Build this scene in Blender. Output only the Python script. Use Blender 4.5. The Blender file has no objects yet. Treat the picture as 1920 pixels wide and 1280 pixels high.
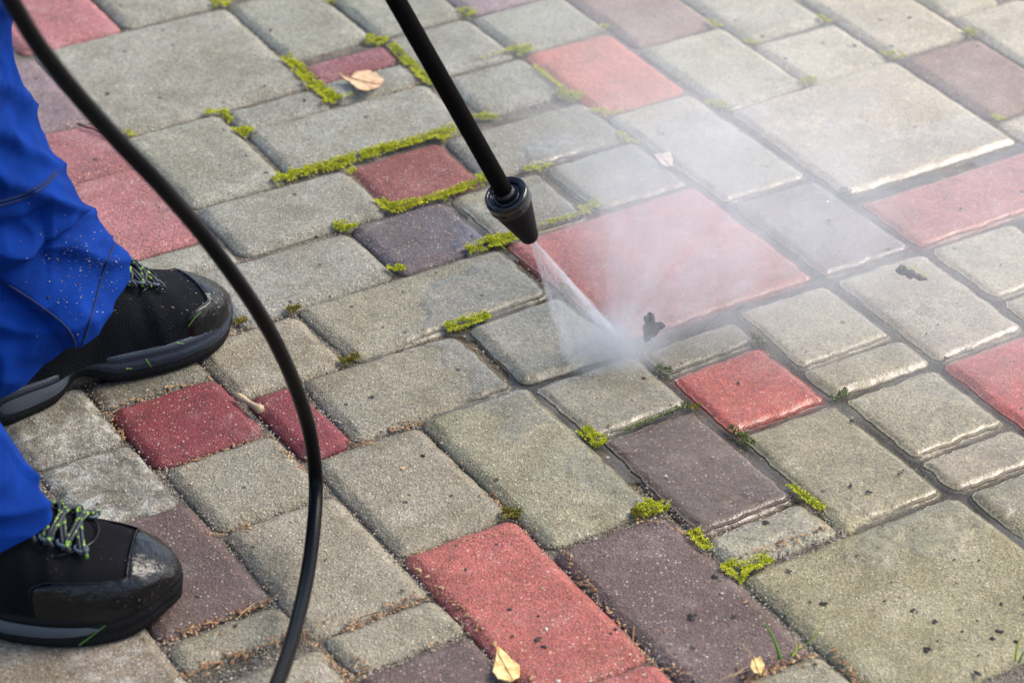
import bpy, bmesh, math, random
from mathutils import Vector, Matrix, noise
R = math.radians
sc = bpy.context.scene
COL = sc.collection
random.seed(7)

# ------------------------------------------------------------------ camera
F_PX, PITCH, ROLL, CAM_H = 5343.06, 0.571882, -0.00849185, 1.66669
_cp, _sp = math.cos(PITCH), math.sin(PITCH)
FWD = Vector((0, _cp, -_sp)); _r0 = Vector((1, 0, 0)); _u0 = Vector((0, _sp, _cp))
RIGHT = _r0 * math.cos(ROLL) + _u0 * math.sin(ROLL)
UP = _u0 * math.cos(ROLL) - _r0 * math.sin(ROLL)
CAM = Vector((0, 0, CAM_H))
cd = bpy.data.cameras.new('camera'); cam = bpy.data.objects.new('camera', cd); COL.objects.link(cam)
cam.matrix_world = Matrix.Translation(CAM) @ Matrix((RIGHT, UP, -FWD)).transposed().to_4x4()
cd.sensor_width = 36; cd.lens = F_PX / 1920 * 36; cd.clip_start = .05; cd.clip_end = 500
cd.dof.use_dof = True; cd.dof.focus_distance = 2.96; cd.dof.aperture_fstop = 6.3; cd.dof.aperture_blades = 0
sc.camera = cam

# ------------------------------------------------------------------ world, sun, exposure
SUN_EL, SUN_AZ = R(44), R(72)
w = bpy.data.worlds.new('World'); sc.world = w; w.use_nodes = True
nt = w.node_tree; sky = nt.nodes.new('ShaderNodeTexSky'); sky.sky_type = 'NISHITA'; sky.sun_disc = False
sky.sun_elevation = SUN_EL; sky.sun_rotation = SUN_AZ; sky.air_density = 1.0; sky.dust_density = 2.2; sky.ozone_density = 1.0
nt.links.new(sky.outputs[0], nt.nodes['Background'].inputs[0]); nt.nodes['Background'].inputs[1].default_value = .165
sl = bpy.data.lights.new('sun', 'SUN'); so = bpy.data.objects.new('sun', sl); COL.objects.link(so)
sl.energy = 1.75; sl.angle = R(32); sl.color = (1, .94, .85)
sdir = Vector((math.sin(SUN_AZ) * math.cos(SUN_EL), math.cos(SUN_AZ) * math.cos(SUN_EL), math.sin(SUN_EL)))
so.rotation_euler = (-sdir).to_track_quat('-Z', 'Y').to_euler()
sc.view_settings.view_transform = 'Standard'; sc.view_settings.look = 'None'
sc.view_settings.exposure = 0.98; sc.view_settings.gamma = 1
sc.render.engine = 'CYCLES'
sc.cycles.use_denoising = True; sc.cycles.volume_bounces = 1; sc.cycles.max_bounces = 8
sc.cycles.transparent_max_bounces = 16; sc.cycles.caustics_reflective = False

# ------------------------------------------------------------------ helpers
def at(x, y, z=0.0):
    """world point at height z seen at photo pixel x, y (1920 x 1280)"""
    d = RIGHT * ((x - 960) / F_PX) + UP * (-(y - 640) / F_PX) + FWD
    return CAM + d * ((z - CAM_H) / d.z)
def along(x, y, dist):
    d = RIGHT * ((x - 960) / F_PX) + UP * (-(y - 640) / F_PX) + FWD
    return CAM + d.normalized() * dist
def link(name, me, mats, parent=None, smooth=True, loc=None):
    o = bpy.data.objects.new(name, me); COL.objects.link(o)
    for m in (mats if isinstance(mats, (list, tuple)) else [mats]): me.materials.append(m)
    if smooth: me.polygons.foreach_set('use_smooth', [True] * len(me.polygons))
    if parent: o.parent = parent
    if loc is not None: o.location = loc
    return o
def mesh(name, vs, fs):
    me = bpy.data.meshes.new(name); me.from_pydata([tuple(v) for v in vs], [], fs); me.update(); return me
def obj(name, vs, fs, mats, parent=None, smooth=True, loc=None):
    return link(name, mesh(name, vs, fs), mats, parent, smooth, loc)
def tag(o, label=None, cat=None, group=None, kind=None):
    if label: o['label'] = label
    if cat: o['category'] = cat
    if group: o['group'] = group
    if kind: o['kind'] = kind
    return o
def empty(name, loc, label, cat, group=None):
    o = bpy.data.objects.new(name, None); COL.objects.link(o); o.location = loc; o.empty_display_size = .05
    return tag(o, label, cat, group)
def loft(rings, cap0=False, cap1=False, closed=True):
    vs, fs = [], []; n = len(rings[0])
    for r in rings: vs += [Vector(p) for p in r]
    for i in range(len(rings) - 1):
        for j in range(n if closed else n - 1):
            a, b = i * n + j, i * n + (j + 1) % n
            fs.append((a, b, b + n, a + n))
    if cap0: fs.append(tuple(range(n))[::-1])
    if cap1: fs.append(tuple(range((len(rings) - 1) * n, len(rings) * n)))
    return vs, fs
def merge(*parts):
    vs, fs = [], []
    for v, f in parts:
        k = len(vs); vs += v; fs += [tuple(i + k for i in q) for q in f]
    return vs, fs
def spline(pts, n):
    """Catmull-Rom through pts (Vectors of any kind of floats in tuples)"""
    out = []; m = len(pts)
    for s in range(n):
        t = s / (n - 1) * (m - 1); i = min(int(t), m - 2); t -= i
        p0, p1, p2, p3 = pts[max(i - 1, 0)], pts[i], pts[i + 1], pts[min(i + 2, m - 1)]
        out.append(tuple(.5 * (2 * b + (c - a) * t + (2 * a - 5 * b + 4 * c - d) * t * t + (3 * b - a - 3 * c + d) * t ** 3)
                         for a, b, c, d in zip(p0, p1, p2, p3)))
    return out
def tube(pts, rad, n=12, cap=True):
    pts = [Vector(p) for p in pts]; rings = []; up = Vector((.3, .2, 1)).normalized(); pu = None
    for i, p in enumerate(pts):
        t = (pts[min(i + 1, len(pts) - 1)] - pts[max(i - 1, 0)]).normalized()
        if pu is None: pu = (up - t * up.dot(t)).normalized()
        pu = (pu - t * pu.dot(t)).normalized(); sd = t.cross(pu)
        r = rad(i / (len(pts) - 1)) if callable(rad) else rad
        rings.append([p + (pu * math.cos(a) + sd * math.sin(a)) * r for a in (2 * math.pi * k / n for k in range(n))])
    return loft(rings, cap, cap)
def lathe(prof, o, ax, n=48):
    ax = ax.normalized(); s = ax.orthogonal().normalized(); t = ax.cross(s)
    rings = [[o + ax * h + (s * math.cos(a) + t * math.sin(a)) * max(r, 1e-5) for a in (2 * math.pi * k / n for k in range(n))] for r, h in prof]
    return loft(rings)
def interp(tab, t):
    for i in range(len(tab) - 1):
        (a, x), (b, y) = tab[i], tab[i + 1]
        if t <= b:
            k = (t - a) / (b - a); k = min(max(k, 0), 1); return x + (y - x) * k
    return tab[-1][1]
def smooth_tab(tab, n=60):
    """resample a table smoothly"""
    pts = spline([(a, b) for a, b in tab], n); return pts

# ------------------------------------------------------------------ materials
class N:
    """tiny node builder"""
    def __init__(s, name):
        s.m = bpy.data.materials.new(name); s.m.use_nodes = True; s.t = s.m.node_tree
        s.b = s.t.nodes['Principled BSDF']; s.out = s.t.nodes['Material Output']
    def n(s, typ, **kw):
        x = s.t.nodes.new('ShaderNode' + typ)
        for k, v in kw.items():
            if hasattr(x, k): setattr(x, k, v)
        return x
    def l(s, a, b): s.t.links.new(a, b)
    def val(s, sock, v):
        if hasattr(v, 'is_output') or isinstance(v, bpy.types.NodeSocket): s.l(v, sock)
        else: sock.default_value = v
    def math(s, op, a, b=None, c=None, clamp=False):
        x = s.n('Math', operation=op); x.use_clamp = clamp; s.val(x.inputs[0], a)
        if b is not None: s.val(x.inputs[1], b)
        if c is not None: s.val(x.inputs[2], c)
        return x.outputs[0]
    def mix(s, fac, a, b, mode='MIX'):
        x = s.n('Mix'); x.data_type = 'RGBA'; x.blend_type = mode
        s.val(x.inputs[0], fac); s.val(x.inputs[6], a); s.val(x.inputs[7], b); return x.outputs[2]
    def noise(s, vec, scale, detail=2, rough=.5, dim='3D'):
        x = s.n('TexNoise'); x.inputs['Scale'].default_value = scale; x.inputs['Detail'].default_value = detail
        x.inputs['Roughness'].default_value = rough
        if vec is not None: s.l(vec, x.inputs['Vector'])
        return x.outputs[0]
    def vor(s, vec, scale, feature='F1'):
        x = s.n('TexVoronoi', feature=feature); x.inputs['Scale'].default_value = scale
        if vec is not None: s.l(vec, x.inputs['Vector'])
        return x
    def ramp(s, v, lo, hi, a=0.0, b=1.0):
        x = s.n('MapRange', interpolation_type='SMOOTHSTEP'); s.val(x.inputs[0], v)
        x.inputs[1].default_value = lo; x.inputs[2].default_value = hi; x.inputs[3].default_value = a; x.inputs[4].default_value = b
        return x.outputs[0]
    def bump(s, h, dist, strength=1.0, prev=None):
        x = s.n('Bump'); x.inputs['Distance'].default_value = dist; x.inputs['Strength'].default_value = strength
        s.l(h, x.inputs['Height'])
        if prev is not None: s.l(prev, x.inputs['Normal'])
        return x.outputs[0]
    def set(s, **kw):
        for k, v in kw.items(): s.val(s.b.inputs[k.replace('_', ' ')], v)
        return s.m
def simple(name, col, rough=.5, bump=0, scale=400, spec=.5, **kw):
    k = N(name); k.set(Base_Color=(*col, 1), Roughness=rough); k.b.inputs['Specular IOR Level'].default_value = spec
    if bump:
        g = k.n('NewGeometry'); h = k.noise(g.outputs['Position'], scale, 3)
        k.l(k.bump(h, bump), k.b.inputs['Normal'])
    for q, v in kw.items(): k.b.inputs[q.replace('_', ' ')].default_value = v
    return k.m

WET_C = at(1560, 560); WET_R = (at(845, 690) - WET_C).length
def wet_node(k, pos):
    """how wet the paving is: soaked round the washed ground, a ragged edge, damp beyond it"""
    d = k.n('VectorMath', operation='DISTANCE'); k.l(pos, d.inputs[0]); d.inputs[1].default_value = WET_C
    e = k.math('ADD', d.outputs['Value'], k.math('MULTIPLY', k.math('SUBTRACT', k.noise(pos, 9, 3, .55), .5), .34))
    return k.ramp(e, WET_R + .035, WET_R - .03), k.ramp(e, WET_R + .3, WET_R - .05), e

def paver_material():
    k = N('concrete_paver'); g = k.n('NewGeometry'); oi = k.n('ObjectInfo')
    off = k.n('VectorMath', operation='SCALE'); off.inputs[0].default_value = (7.1, 3.3, 5.7); k.l(oi.outputs['Random'], off.inputs['Scale'])
    ps = k.n('VectorMath', operation='ADD'); k.l(g.outputs['Position'], ps.inputs[0]); k.l(off.outputs[0], ps.inputs[1])
    pos, p = g.outputs['Position'], ps.outputs[0]
    film, damp, e = wet_node(k, pos)
    wetc = k.math('MAXIMUM', film, k.math('MULTIPLY', damp, .35))
    base = oi.outputs['Color']
    # broad mottling
    n1 = k.noise(p, 14, 4, .6); n2 = k.noise(p, 55, 4, .6)
    c = k.mix(k.ramp(n1, .35, .7, 0, .8), base, k.mix(1.0, base, (.68, .65, .56, 1), 'MULTIPLY'))
    c = k.mix(k.ramp(n2, .4, .75, 0, .35), c, k.mix(1.0, c, (1.32, 1.3, 1.26, 1), 'MULTIPLY'))
    c = k.mix(k.ramp(k.noise(p, 19, 5, .65), .50, .72, 0, .34), c, k.mix(.5, k.mix(1.0, base, (1.5, 1.5, 1.5, 1), 'MULTIPLY'), (.40, .36, .32, 1)))
    c = k.mix(k.ramp(k.noise(p, 26, 5, .7), .56, .66, 0, .45), c, k.mix(1.0, c, (.55, .52, .46, 1), 'MULTIPLY'))
    lich = k.math('MULTIPLY', oi.outputs['Alpha'], k.ramp(k.noise(p, 70, 5, .7), .44, .58))
    c = k.mix(k.math('MULTIPLY', lich, .6), c, k.mix(k.ramp(k.noise(p, 30, 2), .4, .6), (.05, .048, .04, 1), (.42, .42, .38, 1)))
    # aggregate: every grain its own tone
    v1 = k.vor(p, 520); gr = k.n('RGBToBW'); k.l(v1.outputs['Color'], gr.inputs[0])
    c = k.mix(1.0, c, k.mix(gr.outputs[0], (.52, .52, .52, 1), (1.5, 1.48, 1.42, 1)), 'MULTIPLY')
    v2 = k.vor(p, 270); s2 = k.n('SeparateColor'); k.l(v2.outputs['Color'], s2.inputs[0])
    pick = k.math('GREATER_THAN', s2.outputs[0], .70)
    spot = k.math('MULTIPLY', pick, k.ramp(v2.outputs['Distance'], .34, .22))
    spot = k.math('MULTIPLY', spot, k.ramp(n2, .3, .7, .3, .95))
    tone = k.mix(s2.outputs[1], (.50, .38, .22, 1), (.62, .60, .52, 1))
    tone = k.mix(.3, tone, k.mix(1.0, base, (2.2, 2.1, 2.0, 1), 'MULTIPLY'))
    c = k.mix(spot, c, tone)
    dark = k.math('MULTIPLY', k.math('GREATER_THAN', s2.outputs[2], .86), k.ramp(v2.outputs['Distance'], .36, .2))
    c = k.mix(k.math('MULTIPLY', dark, .6), c, (.03, .027, .024, 1))
    v3 = k.vor(p, 34); s3 = k.n('SeparateColor'); k.l(v3.outputs['Color'], s3.inputs[0])
    pit = k.math('MULTIPLY', k.math('GREATER_THAN', s3.outputs[0], .8), k.ramp(v3.outputs['Distance'], .13, .07))
    c = k.mix(k.math('MULTIPLY', pit, .8), c, (.02, .018, .016, 1))
    # water darkens the concrete
    c = k.mix(wetc, c, k.mix(1.0, c, (.86, .81, .70, 1), 'MULTIPLY'))
    rough = k.ramp(film, 0, 1, .72, .24)
    rn = k.math('ADD', rough, k.math('MULTIPLY', k.math('SUBTRACT', n2, .5), .25), clamp=True)
    h = k.math('ADD', k.math('MULTIPLY', k.noise(p, 900, 2), .5), k.math('MULTIPLY', v1.outputs['Distance'], .8))
    h = k.math('SUBTRACT', h, k.math('MULTIPLY', pit, 1.5))
    nb = k.bump(h, .0011)
    k.l(k.ramp(film, 0, 1, .9, .42), nb.node.inputs['Strength'])
    edge = k.ramp(e, WET_R + .012, WET_R - .022)
    nb = k.bump(k.math('ADD', edge, k.math('MULTIPLY', k.math('MULTIPLY', k.noise(pos, 60, 2), film), .8)), .0016, 1, nb)
    sz = k.n('SeparateXYZ'); k.l(pos, sz.inputs[0]); wl = k.math('DIVIDE', k.math('ADD', k.math('ADD', sz.outputs[2], .0043), k.math('MULTIPLY', k.math('SUBTRACT', k.noise(pos, 45, 2), .5), .0011)), .0005)
    men = k.math('MULTIPLY', k.math('POWER', 2.718, k.math('MULTIPLY', k.math('MULTIPLY', wl, wl), -1.0)), film)
    nb = k.bump(men, .0022, 1, nb)
    k.l(nb, k.b.inputs['Normal'])
    k.b.inputs['Specular IOR Level'].default_value = .5
    cn = k.bump(k.math('ADD', k.math('MULTIPLY', men, 1.6), k.math('ADD', edge, k.math('MULTIPLY', k.noise(pos, 70, 2), .9))), .0014)
    k.l(cn, k.b.inputs['Coat Normal'])
    k.l(k.math('MULTIPLY', film, .9), k.b.inputs['Coat Weight']); k.b.inputs['Coat Roughness'].default_value = .16; k.b.inputs['Coat IOR'].default_value = 1.33
    return k.set(Base_Color=c, Roughness=rn)
PAVER = paver_material()

def sand_material():
    k = N('joint_sand'); g = k.n('NewGeometry'); p = g.outputs['Position']
    film, damp, e = wet_node(k, p)
    v = k.vor(p, 600); b = k.n('RGBToBW'); k.l(v.outputs['Color'], b.inputs[0])
    c = k.mix(b.outputs[0], (.08, .065, .048, 1), (.34, .29, .22, 1))
    c = k.mix(k.ramp(k.noise(p, 40, 3), .4, .65, 0, .7), c, (.09, .07, .045, 1))
    c = k.mix(k.math('MAXIMUM', film, .0), c, k.mix(1.0, c, (.85, .78, .66, 1), 'MULTIPLY'))
    k.l(k.bump(k.math('ADD', v.outputs['Distance'], k.noise(p, 120, 4)), .003), k.b.inputs['Normal'])
    return k.set(Base_Color=c, Roughness=.85)
SAND = sand_material()
def island(name, cols, rough=.8, trans=0):
    """each loose piece its own tone between the given colours"""
    k = N(name); g = k.n('NewGeometry'); r = k.n('ValToRGB'); k.l(g.outputs['Random Per Island'], r.inputs[0])
    el = r.color_ramp.elements
    while len(el) < len(cols): el.new(.5)
    for i, c in enumerate(cols): el[i].position = i / (len(cols) - 1); el[i].color = (*c, 1)
    k.set(Base_Color=r.outputs[0], Roughness=rough)
    if trans: k.b.inputs['Subsurface Weight'].default_value = trans; k.b.inputs['Subsurface Radius'].default_value = (.002, .003, .001)
    return k.m
MOSS = island('moss', [(.16, .19, .006), (.54, .57, .014), (.72, .68, .03), (.34, .40, .010), (.58, .50, .04), (.46, .52, .012)], .8)
MOSS_WET = island('soaked_moss', [(.05, .07, .012), (.12, .16, .02), (.20, .24, .03), (.10, .09, .03)], .4)
MOSS_OLD = island('dry_moss', [(.12, .10, .012), (.26, .22, .02), (.16, .15, .01), (.3, .2, .03)], .85)
LITTER = island('plant_litter', [(.17, .07, .03), (.36, .20, .09), (.10, .045, .02), (.50, .33, .16), (.26, .11, .05)], .8)
GRAIN = island('sand_grain', [(.20, .16, .12), (.42, .36, .27), (.10, .08, .06), (.55, .48, .38), (.30, .18, .12)], .8)
CRUMB = island('soil_crumb', [(.012, .01, .01), (.03, .022, .016), (.02, .016, .02)], .8)

def water_material():
    k = N('joint_water'); g = k.n('NewGeometry'); p = g.outputs['Position']
    nb = k.bump(k.noise(p, 55, 3), .0016)
    fr = k.n('Fresnel'); fr.inputs[0].default_value = 1.33; k.l(nb, fr.inputs['Normal'])
    tr = k.n('BsdfTransparent'); tr.inputs[0].default_value = (.94, .92, .88, 1)
    gl = k.n('BsdfGlossy'); gl.inputs['Roughness'].default_value = .04; k.l(nb, gl.inputs['Normal'])
    mx = k.n('MixShader'); k.l(fr.outputs[0], mx.inputs[0]); k.l(tr.outputs[0], mx.inputs[1]); k.l(gl.outputs[0], mx.inputs[2])
    df = k.n('BsdfDiffuse'); df.inputs[0].default_value = (.34, .31, .25, 1); m2 = k.n('MixShader'); k.l(k.ramp(k.noise(p, 14, 3), .35, .65, .04, .26), m2.inputs[0])
    k.l(tr.outputs[0], m2.inputs[1]); k.l(df.outputs[0], m2.inputs[2]); k.l(m2.outputs[0], mx.inputs[1])
    k.l(mx.outputs[0], k.out.inputs['Surface']); return k.m
WATER = water_material()

# ------------------------------------------------------------------ setting: ground, pavement
GA = Vector((.862129, .506688, 0)); GB = Vector((.506688, -.862129, 0))     # the two joint directions
def gpt(a, b, z=0): return GA * a + GB * b + Vector((0, 0, z))
tag(obj('ground', [(-40, -30, -.06), (40, -30, -.06), (40, 60, -.06), (-40, 60, -.06)], [(0, 1, 2, 3)], SAND, smooth=False), kind='structure')
def joint_bed():
    n = 150; vs, fs = [], []
    for j in range(n + 1):
        for i in range(n + 1):
            x, y = -1.8 + 3.6 * i / n, 1.0 + 3.6 * j / n
            vs.append((x, y, -.0086 + .0012 * noise.noise(Vector((x * 40, y * 40, 1))) ))
    for j in range(n):
        for i in range(n):
            a = j * (n + 1) + i; fs.append((a, a + 1, a + n + 2, a + n + 1))
    return vs, fs
tag(obj('sand_bed', *joint_bed(), SAND), kind='structure')

def paver_geo(c, seed):
    """c: four corners (a, b) relative to the middle; a pressed concrete block with rounded corners and a worn, sloping chamfer"""
    rnd = random.Random(seed); P = [gpt(*q) for q in c]
    rr = [rnd.uniform(.0125, .0165) for _ in range(4)]; D = []
    for i in range(4): D.append(((P[i - 1] - P[i]).normalized(), (P[(i + 1) % 4] - P[i]).normalized()))
    m = [max(3, int(((P[(i + 1) % 4] - P[i]).length - rr[i] - rr[(i + 1) % 4]) / .007)) for i in range(4)]
    def path(d):
        """the outline moved inwards by d"""
        pts, nrm, Q = [], [], [P[i] + (D[i][0] + D[i][1]) * d for i in range(4)]
        R_ = [max(r - d, .0006) for r in rr]
        for i in range(4):
            da, db = D[i]; r = R_[i]
            for j in range(7):
                t = math.pi / 2 * j / 6; o = -(db * math.cos(t) + da * math.sin(t))
                pts.append(Q[i] + (da + db) * r + o * r); nrm.append(o)
            s, e = Q[i] + db * r, Q[(i + 1) % 4] - db * R_[(i + 1) % 4]
            for j in range(1, m[i]): pts.append(s.lerp(e, j / m[i])); nrm.append(-da)
        return pts, nrm
    k = rnd.uniform(0, 100); base, _ = path(0); n = len(base); ctr = sum(base, Vector()) / n
    wob = [noise.noise(Vector((p.x * 55 + k, p.y * 55, k))) * .0010 + noise.noise(Vector((p.x * 190 + k, p.y * 190, k))) * .0008 for p in base]
    wid = [1 + .22 * noise.noise(Vector((p.x * 40 + k, p.y * 40, 7))) for p in base]
    cw = .0112; rings = []
    for f, z in ((0, -.058), (0, -.0078), (.04, -.0063), (.30, -.0043), (.62, -.0023), (.86, -.0010), (1.03, -.0003), (1.2, 0)):
        pts, nrm = path(cw * f)
        rings.append([p + o * (wob[i] * (.6 if f < .1 else 1.1 if f < .7 else .5 if f < .9 else 0)) + Vector((0, 0, z + (wob[i] * .7 + (wid[i] - 1) * .0022 if 0 < f < .9 else 0))) for i, (p, o) in enumerate(zip(pts, nrm))])
    last = rings[-1]
    for f in (.12, .4, .7, .92): rings.append([p.lerp(Vector((ctr.x, ctr.y, 0)), f) for p in last])
    vs, fs = loft(rings); q = len(vs); vs.append(Vector((ctr.x, ctr.y, 0))); b = q - n
    fs += [(b + i, b + (i + 1) % n, q) for i in range(n)]
    return vs, fs
PAVER_COLORS = {
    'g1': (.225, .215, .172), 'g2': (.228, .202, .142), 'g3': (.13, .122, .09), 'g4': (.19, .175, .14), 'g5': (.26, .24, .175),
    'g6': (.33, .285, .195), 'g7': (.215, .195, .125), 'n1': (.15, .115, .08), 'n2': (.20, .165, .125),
    'o1': (.255, .225, .135), 't1': (.37, .32, .235), 't2': (.31, .28, .21),
    'r1': (.17, .028, .032), 'r2': (.19, .065, .07), 'r3': (.28, .105, .105), 'r4': (.33, .090, .074), 'r5': (.38, .082, .052),
    'r6': (.38, .120, .078), 'r7': (.43, .125, .088), 'r8': (.22, .07, .06),
    'p1': (.112, .073, .064), 'p2': (.19, .135, .145), 'p3': (.105, .080, .085), 'b1': (.20, .125, .095), 'b2': (.19, .140, .118), 'b3': (.125, .080, .050),
}
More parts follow.
